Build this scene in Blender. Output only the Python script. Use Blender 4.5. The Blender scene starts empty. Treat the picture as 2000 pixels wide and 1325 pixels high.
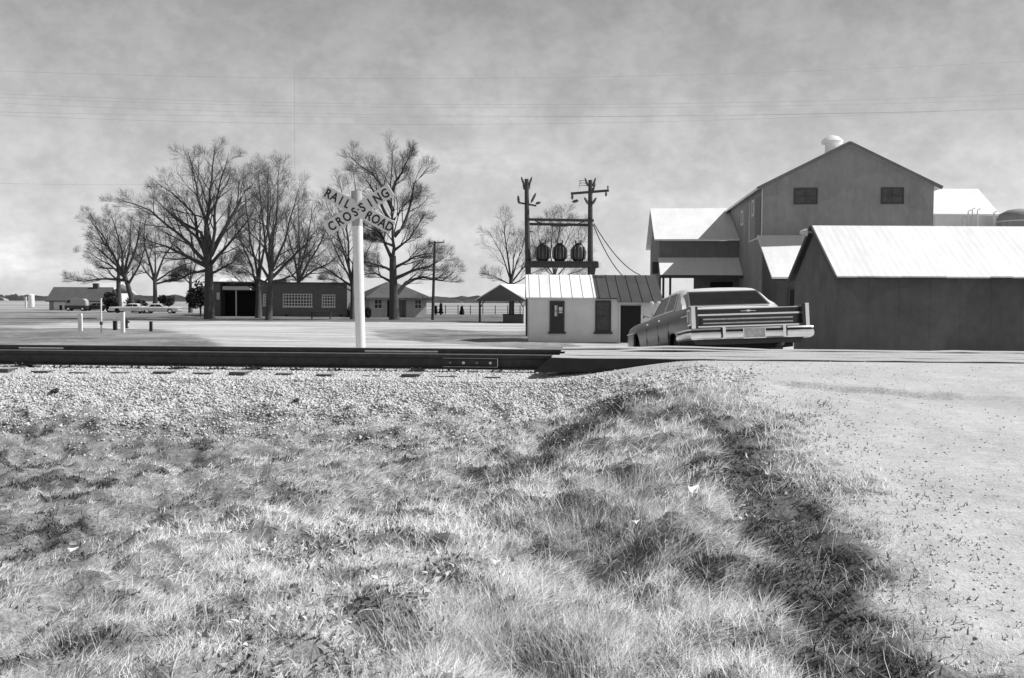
import bpy, bmesh, math, random
import numpy as np
from mathutils import Vector, Matrix
R = math.radians
random.seed(7); rng = np.random.default_rng(7)
S = bpy.context.scene
C = S.collection

# ------------------------------------------------------------------ camera
F = 35/36*2000.0                       # focal length in photo pixels
PITCH = math.atan((662.5-590)/F); ROLL = R(0.28)
EYE = Vector((0, 0, 0.68))
CAMM = Matrix.Rotation(R(90)-PITCH, 4, 'X') @ Matrix.Rotation(ROLL, 4, 'Z')
cam_d = bpy.data.cameras.new('camera'); cam = bpy.data.objects.new('camera', cam_d); C.objects.link(cam)
cam_d.lens = 35; cam_d.sensor_width = 36; cam_d.clip_start = 0.1; cam_d.clip_end = 9000
cam.matrix_world = Matrix.Translation(EYE) @ CAMM
S.camera = cam

# ------------------------------------------------------------------ world and sun
SUN_AZ = R(83); SUN_EL = R(44)         # azimuth from +Y towards +X
w = bpy.data.worlds.new('World'); S.world = w; w.use_nodes = True
nt = w.node_tree; nt.nodes.clear()
def N(t, typ, **kw):
    n = t.nodes.new(typ)
    for k, v in kw.items():
        if k in n.inputs.keys(): n.inputs[k].default_value = v
        else: setattr(n, k, v)
    return n
sky = N(nt, 'ShaderNodeTexSky', sky_type='NISHITA', sun_disc=False, sun_elevation=SUN_EL, sun_rotation=SUN_AZ,
        altitude=100, air_density=1.0, dust_density=1.6, ozone_density=1.0)
bw = N(nt, 'ShaderNodeRGBToBW'); nt.links.new(sky.outputs[0], bw.inputs[0])
tc = N(nt, 'ShaderNodeTexCoord')
def cloud(scale, sx, lo, hi, loc, det=5):
    mp = N(nt, 'ShaderNodeMapping'); mp.inputs['Scale'].default_value = sx; mp.inputs['Location'].default_value = loc
    nt.links.new(tc.outputs['Generated'], mp.inputs[0])
    no = N(nt, 'ShaderNodeTexNoise', Scale=scale, Detail=det, Roughness=0.62); nt.links.new(mp.outputs[0], no.inputs['Vector'])
    mr = N(nt, 'ShaderNodeMapRange'); mr.inputs['From Min'].default_value = lo; mr.inputs['From Max'].default_value = hi
    mr.interpolation_type = 'SMOOTHSTEP'
    nt.links.new(no.outputs['Fac'], mr.inputs['Value']); return mr.outputs[0]
def M(op, a, b=None, clamp=False):
    n = N(nt, 'ShaderNodeMath', operation=op); n.use_clamp = clamp
    for i, q in enumerate((a, b)):
        if q is None: continue
        if isinstance(q, (int, float)): n.inputs[i].default_value = q
        else: nt.links.new(q, n.inputs[i])
    return n.outputs[0]
mott = cloud(15.0, (1, 1, 1.25), 0.32, 0.68, (0.3, 0.1, 0), 4)
fine = cloud(60.0, (1, 1, 1.5), 0.3, 0.7, (5.3, 2.1, 0), 3)
wisp = cloud(4.0, (1, 1, 3.0), 0.55, 0.78, (2.4, 0.0, 0.35), 6)
sep = N(nt, 'ShaderNodeSeparateXYZ'); nt.links.new(tc.outputs['Generated'], sep.inputs[0])
# clouds thin out towards the top of the sky and lie along the horizon
up = N(nt, 'ShaderNodeMapRange'); up.inputs['From Min'].default_value = 0.0; up.inputs['From Max'].default_value = 0.30
up.inputs['To Min'].default_value = 1.0; up.inputs['To Max'].default_value = 0.0
nt.links.new(sep.outputs[2], up.inputs['Value'])
flat = M('ADD', M('MULTIPLY', bw.outputs[0], 0.30), 3.9)          # thin overcast veil evens the clear sky out
f1 = M('ADD', M('MULTIPLY', mott, 0.20), 0.90)
f2 = M('ADD', M('MULTIPLY', fine, 0.09), 0.955)
f3 = M('ADD', M('MULTIPLY', M('MULTIPLY', wisp, up.outputs[0]), 0.55), 1.0)
f4 = M('ADD', M('MULTIPLY', up.outputs[0], 0.72), 0.68)
dn = N(nt, 'ShaderNodeMapRange'); dn.interpolation_type = 'SMOOTHSTEP'; dn.inputs['From Min'].default_value = 0.30; dn.inputs['From Max'].default_value = 0.85
dn.inputs['To Min'].default_value = 0.96; dn.inputs['To Max'].default_value = 0.42
nt.links.new(sep.outputs[2], dn.inputs['Value'])                  # the open sky overhead is deeper than the hazy band low down
tot = M('MULTIPLY', M('MULTIPLY', M('MULTIPLY', M('MULTIPLY', M('MULTIPLY', flat, f1), f2), f3), f4), dn.outputs[0])
bg = N(nt, 'ShaderNodeBackground', Strength=0.095)
out = N(nt, 'ShaderNodeOutputWorld')
nt.links.new(tot, bg.inputs['Color']); nt.links.new(bg.outputs[0], out.inputs[0])

sun_d = bpy.data.lights.new('sun', 'SUN'); sun_d.energy = 5.0; sun_d.angle = R(0.5); sun_d.color = (1, 1, 1)
sun = bpy.data.objects.new('sun', sun_d); C.objects.link(sun)
sv = Vector((math.sin(SUN_AZ)*math.cos(SUN_EL), math.cos(SUN_AZ)*math.cos(SUN_EL), math.sin(SUN_EL)))
sun.rotation_euler = sv.to_track_quat('Z', 'Y').to_euler(); sun.location = (40, 0, 40)
S.view_settings.view_transform = 'Standard'; S.view_settings.look = 'None'
S.view_settings.exposure = 0.25; S.view_settings.gamma = 1
S.render.engine = 'CYCLES'; S.render.resolution_x = 1024; S.render.resolution_y = 678

# ------------------------------------------------------------------ helpers
def W(px, py, D):                      # photo pixel at depth D (metres ahead) -> world point
    r = CAMM.to_3x3() @ Vector(((px-1000)/F, -(py-662.5)/F, -1))
    return EYE + r*(D/r.y)
GZ = -1.2                              # level of the plain beyond the tracks
def GX(px, D): return W(px, 591+(EYE.z-GZ)/D*F, D).x
def smooth(a, b, x):
    t = np.clip((np.asarray(x, float)-a)/(b-a), 0, 1); return t*t*(3-2*t)
_perm = rng.random((256, 256))
def vnoise(x, y):
    x = np.asarray(x, float); y = np.asarray(y, float)
    xi = np.floor(x).astype(int); yi = np.floor(y).astype(int); fx = x-xi; fy = y-yi
    fx = fx*fx*(3-2*fx); fy = fy*fy*(3-2*fy)
    g = lambda a, b: _perm[a & 255, b & 255]
    return (g(xi, yi)*(1-fx)+g(xi+1, yi)*fx)*(1-fy)+(g(xi, yi+1)*(1-fx)+g(xi+1, yi+1)*fx)*fy
def fbm(x, y, o=4):
    s = 0; a = .5; n = 0
    for i in range(o):
        s = s+a*vnoise(x*2**i+17*i, y*2**i+31*i); n += a; a *= .5
    return s/n

# track frame: t across (0 = near rail, + = away), s along
PHI = R(5.0); TY = 12.75
def ts(x, y): return (y-TY)*math.cos(PHI)+x*math.sin(PHI), x*math.cos(PHI)-(y-TY)*math.sin(PHI)
def fromts(t, s): return (s*math.cos(PHI)+t*math.sin(PHI), TY-s*math.sin(PHI)+t*math.cos(PHI))

# ------------------------------------------------------------------ materials
MATS = {}
def mat(name, c, rough=0.85, metal=0.0, var=0.0, scale=3.0, bump=0.0, bscale=40.0, stretch=(1, 1, 1), spec=0.3, trans=0.0, var2=0.0, scale2=30.0, seam=0.0, seamscale=1.3):
    m = bpy.data.materials.new(name); m.use_nodes = True; t = m.node_tree; b = t.nodes['Principled BSDF']
    b.inputs['Roughness'].default_value = rough; b.inputs['Metallic'].default_value = metal
    b.inputs['Specular IOR Level'].default_value = spec
    b.inputs['Base Color'].default_value = (c, c, c, 1)
    if var or bump or var2:
        co = N(t, 'ShaderNodeTexCoord'); mp = N(t, 'ShaderNodeMapping'); mp.inputs['Scale'].default_value = stretch
        t.links.new(co.outputs['Object'], mp.inputs[0])
    if var or var2:
        no = N(t, 'ShaderNodeTexNoise', Scale=scale, Detail=6, Roughness=0.65); t.links.new(mp.outputs[0], no.inputs['Vector'])
        mr = N(t, 'ShaderNodeMapRange'); mr.inputs['From Min'].default_value = .25; mr.inputs['From Max'].default_value = .75
        mr.inputs['To Min'].default_value = c*(1-var); mr.inputs['To Max'].default_value = c*(1+var)
        t.links.new(no.outputs['Fac'], mr.inputs['Value'])
        n2 = N(t, 'ShaderNodeTexNoise', Scale=scale2, Detail=3, Roughness=0.6); t.links.new(mp.outputs[0], n2.inputs['Vector'])
        m2 = N(t, 'ShaderNodeMapRange'); m2.inputs['From Min'].default_value = .25; m2.inputs['From Max'].default_value = .75
        m2.inputs['To Min'].default_value = 1-var2; m2.inputs['To Max'].default_value = 1+var2
        t.links.new(n2.outputs['Fac'], m2.inputs['Value'])
        mu = N(t, 'ShaderNodeMath', operation='MULTIPLY'); t.links.new(mr.outputs[0], mu.inputs[0]); t.links.new(m2.outputs[0], mu.inputs[1])
        last = mu
        if seam:
            for sc_, am_, ax_ in ((seamscale, seam, 'X'), (seamscale, seam, 'Y')):
                wv = N(t, 'ShaderNodeTexWave', Scale=sc_, Distortion=.25, Detail=2); wv.bands_direction = ax_; wv.wave_profile = 'SAW'
                wv.inputs['Detail Scale'].default_value = .6
                t.links.new(co.outputs['Object'], wv.inputs['Vector'])
                m3 = N(t, 'ShaderNodeMapRange'); m3.inputs['From Min'].default_value = .0; m3.inputs['From Max'].default_value = .10
                m3.inputs['To Min'].default_value = 1-am_; m3.inputs['To Max'].default_value = 1
                t.links.new(wv.outputs['Fac'], m3.inputs['Value'])
                m4 = N(t, 'ShaderNodeMath', operation='MULTIPLY'); t.links.new(last.outputs[0], m4.inputs[0]); t.links.new(m3.outputs[0], m4.inputs[1]); last = m4
        t.links.new(last.outputs[0], b.inputs['Base Color'])
    if bump:
        nb = N(t, 'ShaderNodeTexNoise', Scale=bscale, Detail=4); t.links.new(mp.outputs[0], nb.inputs['Vector'])
        bp = N(t, 'ShaderNodeBump', Strength=bump, Distance=0.02); t.links.new(nb.outputs['Fac'], bp.inputs['Height'])
        t.links.new(bp.outputs[0], b.inputs['Normal'])
    MATS[name] = m; return m
mat('white_paint', .78, .55, var=.06, scale=4, var2=.05)
mat('grey_wood', .42, .85, var=.2, scale=6, stretch=(3, 3, .5))
mat('sign_face', .74, .6, var=.08, scale=6)
mat('black_paint', .03, .6)
mat('steel_dark', .045, .6, var=.4, scale=9, spec=.25)
mat('steel_worn', .55, .35, .8, var=.25, scale=14)
mat('steel_plate', .16, .6, .2, var=.3, scale=12)
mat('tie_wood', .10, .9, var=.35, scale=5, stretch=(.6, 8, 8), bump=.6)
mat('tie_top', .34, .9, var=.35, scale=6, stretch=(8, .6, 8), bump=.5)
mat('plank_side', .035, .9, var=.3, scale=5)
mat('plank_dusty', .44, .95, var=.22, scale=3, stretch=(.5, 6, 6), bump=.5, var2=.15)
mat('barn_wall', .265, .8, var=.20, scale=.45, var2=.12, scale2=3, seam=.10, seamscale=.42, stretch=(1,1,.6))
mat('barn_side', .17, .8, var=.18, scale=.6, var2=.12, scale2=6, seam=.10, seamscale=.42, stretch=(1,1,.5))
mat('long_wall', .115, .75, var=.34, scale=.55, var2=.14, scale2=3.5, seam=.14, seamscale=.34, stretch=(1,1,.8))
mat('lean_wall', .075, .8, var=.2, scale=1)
mat('white_roof', .76, .5, var=.10, scale=.8, var2=.06, scale2=5, stretch=(1.6,.35,.35))
mat('roof_trim', .10, .7)
mat('dark_roof', .062, .65, var=.3, scale=1.2, var2=.2, stretch=(1, .4, 1))
mat('office_wall', .70, .85, var=.12, scale=1.2, var2=.08, scale2=20)
mat('dark_trim', .06, .7)
mat('interior_dark', .02, .9)
mat('window_glass', .03, .15, spec=.35, var=.3, scale=2)
mat('dim_glass', .07, .3, spec=.3, var=.5, scale=3)
mat('pale_trim', .6, .6)
mat('pole_wood', .07, .9, var=.35, scale=5, stretch=(4, 4, .6), bump=.5)
mat('brick', .15, .9, var=.2, scale=1.5, var2=.25, scale2=7, stretch=(1, 1, 3))
mat('brick_pale', .42, .9, var=.12, scale=1.5, var2=.12, scale2=7)
mat('shingle', .11, .85, var=.2, scale=1, var2=.2, scale2=6)
mat('shingle_mid', .085, .85, var=.2, scale=1, var2=.2, scale2=6)
mat('bark', .07, .9, var=.35, scale=2.5, stretch=(4, 4, .7), var2=.2, scale2=12)
mat('twig', .075, .9)
mat('porcelain', .10, .3)
mat('transformer', .028, .45, spec=.5)
mat('wire', .04, .8)
mat('wire_thin', .45, .8)
mat('car_glass', .018, .2, spec=.16, var=.3, scale=3)
mat('car_paint', .028, .28, .0, spec=.5, var=.1, scale=2)
mat('car_white', .68, .35, spec=.5)
mat('car_pale', .40, .35, spec=.5)
mat('car_dark', .03, .35, spec=.5)
mat('vinyl', .58, .6, var=.05)
mat('chrome', .95, .18, 1.0)
mat('chrome_dull', .88, .30, 1.0, var=.15, scale=6)
mat('rubber', .02, .8)
mat('lamp_lens', .045, .2, spec=.5)
mat('plate_metal', .5, .5, .3, var=.35, scale=14)
mat('paper', .85, .7)
mat('conifer', .035, .9, var=.4, scale=3)
mat('far_wood', .25, 1, var=.3, scale=.05)  # lighter than near twigs, distance haze put into the colour
mat('stone_dark', .035, .8)
mat('red_tank', .78, .4)

def obj_from(name, verts, faces, material, parent=None, smoothang=None, mats=None, midx=None):
    me = bpy.data.meshes.new(name); me.from_pydata([tuple(v) for v in verts], [], faces)
    if mats:
        for m_ in mats: me.materials.append(MATS[m_])
        if midx is not None: me.polygons.foreach_set('material_index', midx)
    elif material: me.materials.append(MATS[material])
    me.update()
    if smoothang is not None:
        me.polygons.foreach_set('use_smooth', [True]*len(me.polygons)); me.set_sharp_from_angle(angle=R(smoothang))
    o = bpy.data.objects.new(name, me); C.objects.link(o)
    if parent: o.parent = parent
    return o
class MB:
    def __init__(s): s.v = []; s.f = []; s.m = []
    def add(s, vs, fs, mi=0):
        b = len(s.v); s.v += [tuple(v) for v in vs]; s.f += [tuple(b+i for i in f) for f in fs]; s.m += [mi]*len(fs); return s
    def box(s, x0, x1, y0, y1, z0, z1, mi=0):
        return s.add([(x0,y0,z0),(x1,y0,z0),(x1,y1,z0),(x0,y1,z0),(x0,y0,z1),(x1,y0,z1),(x1,y1,z1),(x0,y1,z1)],
            [(0,3,2,1),(4,5,6,7),(0,1,5,4),(1,2,6,5),(2,3,7,6),(3,0,4,7)], mi)
    def bar(s, a, b, w_, h_, up=(0,0,1), mi=0):
        a = Vector(a); b = Vector(b); d = (b-a).normalized(); u = Vector(up)
        r = d.cross(u)
        if r.length < 1e-4: r = d.cross(Vector((1,0,0)))
        r.normalize(); u = r.cross(d)
        vs = [p+r*(sx*w_/2)+u*(sz*h_/2) for p in (a, b) for sx, sz in ((-1,-1),(1,-1),(1,1),(-1,1))]
        return s.add(vs, [(0,1,2,3),(7,6,5,4),(0,4,5,1),(1,5,6,2),(2,6,7,3),(3,7,4,0)], mi)
    def tube(s, pts, rad, n=8, cap=True, mi=0):
        pts = [Vector(p) for p in pts]
        if not isinstance(rad, (list, tuple)): rad = [rad]*len(pts)
        d0 = (pts[1]-pts[0]).normalized(); ref = Vector((0,0,1)) if abs(d0.z) < .9 else Vector((1,0,0))
        rr = d0.cross(ref).normalized(); vs = []
        for i, p in enumerate(pts):
            d = (pts[min(i+1, len(pts)-1)]-pts[max(i-1, 0)]).normalized()
            rr = (rr-d*rr.dot(d)).normalized(); u = d.cross(rr)
            for k in range(n):
                a = 2*math.pi*k/n; vs.append(p+(rr*math.cos(a)+u*math.sin(a))*rad[i])
        fs = []
        for i in range(len(pts)-1):
            for k in range(n):
                k2 = (k+1) % n; fs.append((i*n+k, i*n+k2, (i+1)*n+k2, (i+1)*n+k))
        if cap: fs.append(tuple(range(n-1, -1, -1))); fs.append(tuple((len(pts)-1)*n+k for k in range(n)))
        return s.add(vs, fs, mi)
    def lathe(s, c, prof, n=16, axis='z', mi=0):   # prof: (r, h)
        vs = []
        for r_, h in prof:
            for k in range(n):
                a = 2*math.pi*k/n; x, y = r_*math.cos(a), r_*math.sin(a)
                p = (x, y, h) if axis == 'z' else ((h, x, y) if axis == 'x' else (x, h, y))
                vs.append((c[0]+p[0], c[1]+p[1], c[2]+p[2]))
        fs = [(i*n+k, i*n+(k+1)%n, (i+1)*n+(k+1)%n, (i+1)*n+k) for i in range(len(prof)-1) for k in range(n)]
        fs += [tuple(range(n-1,-1,-1)), tuple((len(prof)-1)*n+k for k in range(n))]
        return s.add(vs, fs, mi)
    def prism(s, poly, a, b, axis='y', mi=0):      # poly in the plane across the axis
        n = len(poly)
        def P(u, v, t): return {'y': (u, t, v), 'x': (t, u, v), 'z': (u, v, t)}[axis]
        vs = [P(u, v, a) for u, v in poly]+[P(u, v, b) for u, v in poly]
        fs = [tuple(range(n)), tuple(range(2*n-1, n-1, -1))]+[(i, n+i, n+(i+1)%n, (i+1)%n) for i in range(n)]
        return s.add(vs, fs, mi)
    def build(s, name, material, parent=None, ang=None, mats=None):
        o = obj_from(name, s.v, s.f, material, parent, None, mats, s.m if mats else None)
        bm = bmesh.new(); bm.from_mesh(o.data); bmesh.ops.recalc_face_normals(bm, faces=bm.faces); bm.to_mesh(o.data); bm.free()
        if ang is not None:
            o.data.polygons.foreach_set('use_smooth', [True]*len(o.data.polygons)); o.data.set_sharp_from_angle(angle=R(ang))
        return o
def tag(o, label, cat, group=None, kind=None):
    o['label'] = label
    if cat: o['category'] = cat
    if group: o['group'] = group
    if kind: o['kind'] = kind
    return o
def thing(name, label, cat, loc=(0,0,0), rz=0, group=None):
    o = bpy.data.objects.new(name, None); C.objects.link(o); o.location = loc; o.rotation_euler = (0,0,rz)
    return tag(o, label, cat, group)
def copy_tree(o, parent=None):
    c = o.copy(); C.objects.link(c); c.parent = parent
    for ch in [q for q in CH.get(o.name, [])]: copy_tree(ch, c)
    return c
CH = {}
def index_children():
    CH.clear()
    for q in bpy.data.objects:
        if q.parent: CH.setdefault(q.parent.name, []).append(q)

# ------------------------------------------------------------------ terrain
def lerp_table(x, tab):
    xs, zs = zip(*tab); return np.interp(x, xs, zs)
def roadness(x, t):
    return smooth(.25, 2.35, x)*(1-smooth(12, 15, x))
def gz(x, y):
    x = np.asarray(x, float); y = np.asarray(y, float)
    t, s = ts(x, y)
    zg = lerp_table(t, [(-60,-.95),(-9,-.92),(-6.5,-.90),(-4.2,-.78),(-2.4,-.56),(-.95,-.30),(-.55,-.262),(-.3,-.225),(2.1,-.225),(2.5,-.26),(4.2,-.85),(6.5,-1.17),(9,-1.2),(14,-1.2)])
    zr = lerp_table(t, [(-60,-.95),(-9.5,-.86),(-8,-.72),(-6,-.50),(-4,-.30),(-2,-.11),(-.8,-.03),(-.3,-.012),(-.2,-.012),(-.05,-.2),(1.6,-.2),(1.95,-.015),(2.3,-.02),(3.2,-.10),(13.6,-1.14),(16,-1.2),(20,-1.2)])
    k = roadness(x, t)
    # the bank beside the road swells a little above the verge
    mound = .13*np.exp(-((x-.9)/.7)**2)*smooth(-9, -6, t)*(1-smooth(-3.2, -1.4, t))
    z = zg*(1-k)+zr*k+mound
    near = (1-smooth(-1.1, -.7, t))
    for hx_, hy_, hr_, hd_ in ((.47,5.55,.32,-.16),(.95,5.75,.26,.13),(-.55,4.45,.22,-.10),(.10,4.25,.22,-.09),(-.25,4.55,.20,.08),(.38,4.35,.2,.09)):
        z = z+hd_*np.exp(-(((x-hx_)/hr_)**2+((y-hy_)/(hr_*1.4))**2))
    rough = (fbm(x*1.3+3, y*1.3+8)-.5)*.15+(fbm(x*4.2+1, y*4.2+2, 3)-.5)*.24
    z = z+rough*near*(1-smooth(1.5, 2.3, x)*.86)*(1-.6*smooth(-2.6, -1.2, t))
    lipy = 10.35-.55*np.maximum(0, x-2.7)+.09*np.maximum(0, x-3.6)**2+(fbm(x*3, x*0+4.)-.5)*.12
    z = z-.05*smooth(.045, 0, y-lipy)*smooth(-1.3, 0, y-lipy)*smooth(2.5, 2.9, x)*(1-smooth(4.2, 5.2, x))
    z = z+(fbm(x*.35, y*.35)-.5)*.10*smooth(20, 35, y)*(1-smooth(120, 200, y))
    return z
def gp(px, py):    # ground point under a photo pixel
    r = CAMM.to_3x3() @ Vector(((px-1000)/F, -(py-662.5)/F, -1)); d = 2.0
    while d < 40:
        p = EYE+r*d
        if p.z < float(gz(p.x, p.y)): break
        d += .02
    return p.x, p.y
def trace(pts):
    q = sorted((gp(*p)[::-1] for p in pts)); return [a for a, b in q], [b for a, b in q]
HOLLOW = None
ROAD_E = trace([(1450,722),(1500,765),(1590,850),(1690,940),(1790,1060),(1880,1180),(1960,1290)])
ST_L = trace([(1330,790),(1395,860),(1425,950),(1455,1050),(1490,1150),(1540,1260)])
ST_R = trace([(1400,790),(1510,860),(1600,950),(1690,1050),(1770,1150),(1850,1260)])
DK = [(gp(a, b), r_, k_) for a, b, r_, k_ in ((1120,1000,.26,.95),(1165,1060,.20,.8),(1220,930,.22,.6),(760,1225,.20,.9),(1010,1265,.20,.8),(860,1130,.18,.7),(930,930,.18,.7),(1080,1090,.2,.6),(650,1085,.2,.6),(840,975,.14,.8),(100,930,.16,.6),(560,975,.18,.5),(400,975,.2,.5),(440,1225,.14,.7),(1430,920,.16,.8))]  # dark hollows: their shade is put into the weed mask with real weeds
def masks(x, y):
    x = np.asarray(x, float); y = np.asarray(y, float); t, s = ts(x, y)
    e = (fbm(x*1.1+9, y*1.1)-.5)
    # gravel road on this side, crossing, ramp
    near_road = smooth(-.55, .30, x-np.interp(y, *ROAD_E)+e*.9)*(1-smooth(2, 3, t))*(y < 12.9+(x*0))
    near_road = np.maximum(near_road, smooth(1.85, 2.5, x)*smooth(-.6,-.3,t)*(1-smooth(2, 3, t)))
    near_road = np.maximum(near_road, smooth(-1.6, -.6, t+e)*smooth(.9, 1.6, x)*(1-smooth(2, 3, t)))
    ballast = smooth(-2.75, -1.9, t+e*1.3)*(1-smooth(3.0, 3.8, t+e))*(1-near_road)
    ramp = smooth(.8, 1.4, x+e)*(1-smooth(11, 12, x))*smooth(1.6, 2.2, t)*(1-smooth(14, 16, t))
    # gravel yard road beyond: band at y 66..92 with an arm coming to the crossing
    e2 = (fbm(x*.16+4, y*.10+1)-.5)
    yb = y+e2*8
    band = smooth(64, 69, yb)*(1-smooth(89, 91, y+e2*1.0))*smooth(-45, -27, x+e2*10)
    armx = np.interp(y, [15, 28, 40, 50, 62, 75], [3.5, 1.5, -5.0, -11.5, -15.5, -15])
    armw = np.interp(y, [15, 28, 40, 50, 62, 75], [3.5, 5.5, 6.0, 5.2, 7, 10])
    arm = (1-smooth(.75, 1.1, np.abs(x-armx+e2*3)/armw))*smooth(14, 16, t)*(1-smooth(70, 80, y))
    yard = smooth(2.0, 4.0, x+e2*2)*smooth(14, 17, t)*(1-smooth(64, 70, y))
    east = smooth(62, 66, y)*(1-smooth(120, 130, y))*smooth(6, 9, x)
    road2 = np.maximum.reduce([band, arm, yard, east])
    # darker clumps of low weeds along the road verge and along the bank
    l_, r2_ = np.interp(y, *ST_L), np.interp(y, *ST_R)
    strip = smooth(-.08, .12, x-l_+e*.25)*(1-smooth(-.30, .25, x-r2_+e*.5))*(1-smooth(8.0, 10.0, y))*(1-smooth(-1.8,-1.2,t))
    bank = np.exp(-((y-np.interp(x, [-1, 0, 1, 1.6], [7.5, 8.3, 9.9, 10.2]))/.45)**2)*smooth(-.8, .0, x)*(1-smooth(1.3, 1.9, x))*.75
    patch = smooth(.52, .72, .5*fbm(x*2.1+20, y*2.1+6)+.5*fbm(x*7+2, y*7+9, 3))*.95*smooth(2.4, 3.4, -t)
    patch = patch*(1-.45*np.exp(-((x+.1)/1.0)**2))
    dk = np.zeros_like(x)
    for (hx_, hy_), hr_, hk_ in DK: dk = np.maximum(dk, hk_*np.exp(-(((x-hx_)/hr_)**2+((y-hy_)/(hr_*1.3))**2)))
    weeds = np.clip(np.maximum.reduce([dk*(.5+1.0*fbm(x*5, y*5, 3)), strip*(.30+1.1*fbm(x*6, y*6, 3)), bank*(.5+fbm(x*3, y*3)), patch]), 0, 1)*(1-.75*near_road)
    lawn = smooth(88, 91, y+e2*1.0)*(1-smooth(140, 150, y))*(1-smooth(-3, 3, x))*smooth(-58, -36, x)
    return near_road, ballast, np.maximum(ramp, road2)*(t > 2.2), weeds*(t < -1), lawn

def spaced(segs):
    out_ = [segs[0][0]]
    for a, b, n in segs: out_ += list(np.linspace(a, b, n+1)[1:])
    return np.array(out_)
def geo(a, b, n): return list(a*(b/a)**(np.arange(1, n+1)/n))
gx = np.array([-v for v in geo(60, 4000, 14)][::-1]+list(spaced([(-60,-14,60),(-14,-7,45),(-7,4,230),(4,9,50),(9,40,60),(40,60,16)]))+geo(60, 4000, 14))
gy = np.array(list(spaced([(-60,-4,16),(-4,2.5,24),(2.5,12,230),(12,18,60),(18,42,50),(42,130,120),(130,260,34)]))+geo(260, 6000, 20))
XX, YY = np.meshgrid(gx, gy)
ZZ = gz(XX, YY)
far_fall = np.maximum(0, np.hypot(XX, YY)-5000)*0
ZZ = ZZ-far_fall
nr, ba, rd2, we, la = masks(XX, YY)
gm = bpy.data.materials.new('ground_cover'); gm.use_nodes = True; MATS['ground_cover'] = gm
t = gm.node_tree; B = t.nodes['Principled BSDF']; B.inputs['Roughness'].default_value = .95; B.inputs['Specular IOR Level'].default_value = .1
geo_n = N(t, 'ShaderNodeNewGeometry')
def tn(sc, det=4, rough=.6, scale3=(1,1,1)):
    mp = N(t, 'ShaderNodeMapping'); mp.inputs['Scale'].default_value = scale3; t.links.new(geo_n.outputs['Position'], mp.inputs[0])
    n = N(t, 'ShaderNodeTexNoise', Scale=sc, Detail=det, Roughness=rough); t.links.new(mp.outputs[0], n.inputs['Vector']); return n.outputs['Fac']
def tm(op, a, b=None, c=None, clamp=False):
    n = N(t, 'ShaderNodeMath', operation=op); n.use_clamp = clamp
    for i, q in enumerate((a, b, c)):
        if q is None: continue
        if isinstance(q, (int, float)): n.inputs[i].default_value = q
        else: t.links.new(q, n.inputs[i])
    return n.outputs[0]
def tr(v, a, b, c=0., d=1.):
    n = N(t, 'ShaderNodeMapRange'); n.interpolation_type = 'SMOOTHSTEP'
    for k_, q in zip(('From Min','From Max','To Min','To Max'), (a, b, c, d)): n.inputs[k_].default_value = q
    t.links.new(v, n.inputs['Value']); return n.outputs[0]
def tmix(fac, a, b): # a + fac*(b-a)
    return tm('MULTIPLY_ADD', fac, tm('SUBTRACT', b, a), a)
def att(nm):
    n = N(t, 'ShaderNodeAttribute'); n.attribute_name = nm; return n.outputs['Fac']
big = tn(.9, 5); mid = tn(6, 5); fin = tn(45, 4, .7); vfin = tn(160, 2)
edge = tm('MULTIPLY', tm('SUBTRACT', mid, .5), .9)
def am(nm): return tr(tm('ADD', att(nm), edge), .32, .68)
grass = tm('MULTIPLY', tr(mid, .25, .75, .10, .36), tr(fin, .25, .75, .65, 1.35))
farg = tm('MULTIPLY', tm('MULTIPLY', tr(tn(.22, 6, .65, (1, .7, 1)), .3, .7, .13, .30), tr(tn(1.4, 5, .7), .25, .75, .72, 1.28)), tr(tn(7, 3), .3, .7, .85, 1.15))
dist = N(t, 'ShaderNodeSeparateXYZ'); t.links.new(geo_n.outputs['Position'], dist.inputs[0])
isfar = tr(dist.outputs[1], 14, 20)
col = tmix(isfar, grass, farg)
field = tm('MULTIPLY', tr(tn(.012, 5, .6, (.5, 2.0, 1)), .35, .65, .18, .42), tr(tn(.2, 4), .25, .75, .85, 1.15))
col = tmix(tr(dist.outputs[1], 130, 190), col, field)
lawnc = tm('MULTIPLY', tr(tn(.5, 5, .7), .3, .7, .10, .19), tr(tn(4, 3), .3, .7, .8, 1.2))  # darker than the other grass, tree shade put into the colour
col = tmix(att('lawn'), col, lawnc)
weedc = tm('MULTIPLY', tr(mid, .25, .75, .07, .15), tr(fin, .25, .75, .5, 1.5))
col = tmix(am('weeds'), col, weedc)
balc = tm('MULTIPLY', .50, tr(fin, .25, .75, .5, 1.5))
col = tmix(am('ballast'), col, balc)
roadc = tm('MULTIPLY', tm('MULTIPLY', tr(big, .25, .75, .43, .53), tr(fin, .25, .75, .88, 1.12)), tr(tn(14, 5, .75, (.6, 1.6, 1)), .28, .75, .86, 1.10))
speck = tr(tn(26, 2), .70, .76, 1, .45)
roadc = tm('MULTIPLY', roadc, speck)
col = tmix(am('near_road'), col, roadc)
ruts = tr(tn(.35, 6, .65, (.3, 1.9, 1)), .36, .64, .33, .54)
col = tmix(tr(tm('ADD', att('far_road'), tm('MULTIPLY', tm('SUBTRACT', tn(.45, 6, .7, (.5, 1, 1)), .5), 2.2)), .25, .75), col, tm('MULTIPLY', ruts, tr(tn(3, 3), .3, .7, .92, 1.08)))
t.links.new(col, B.inputs['Base Color'])
bp = N(t, 'ShaderNodeBump', Strength=.7, Distance=.03)
t.links.new(tm('ADD', tm('MULTIPLY', fin, .5), tm('ADD', tm('MULTIPLY', mid, .6), tm('MULTIPLY', vfin, .15))), bp.inputs['Height'])
t.links.new(bp.outputs[0], B.inputs['Normal'])

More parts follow.
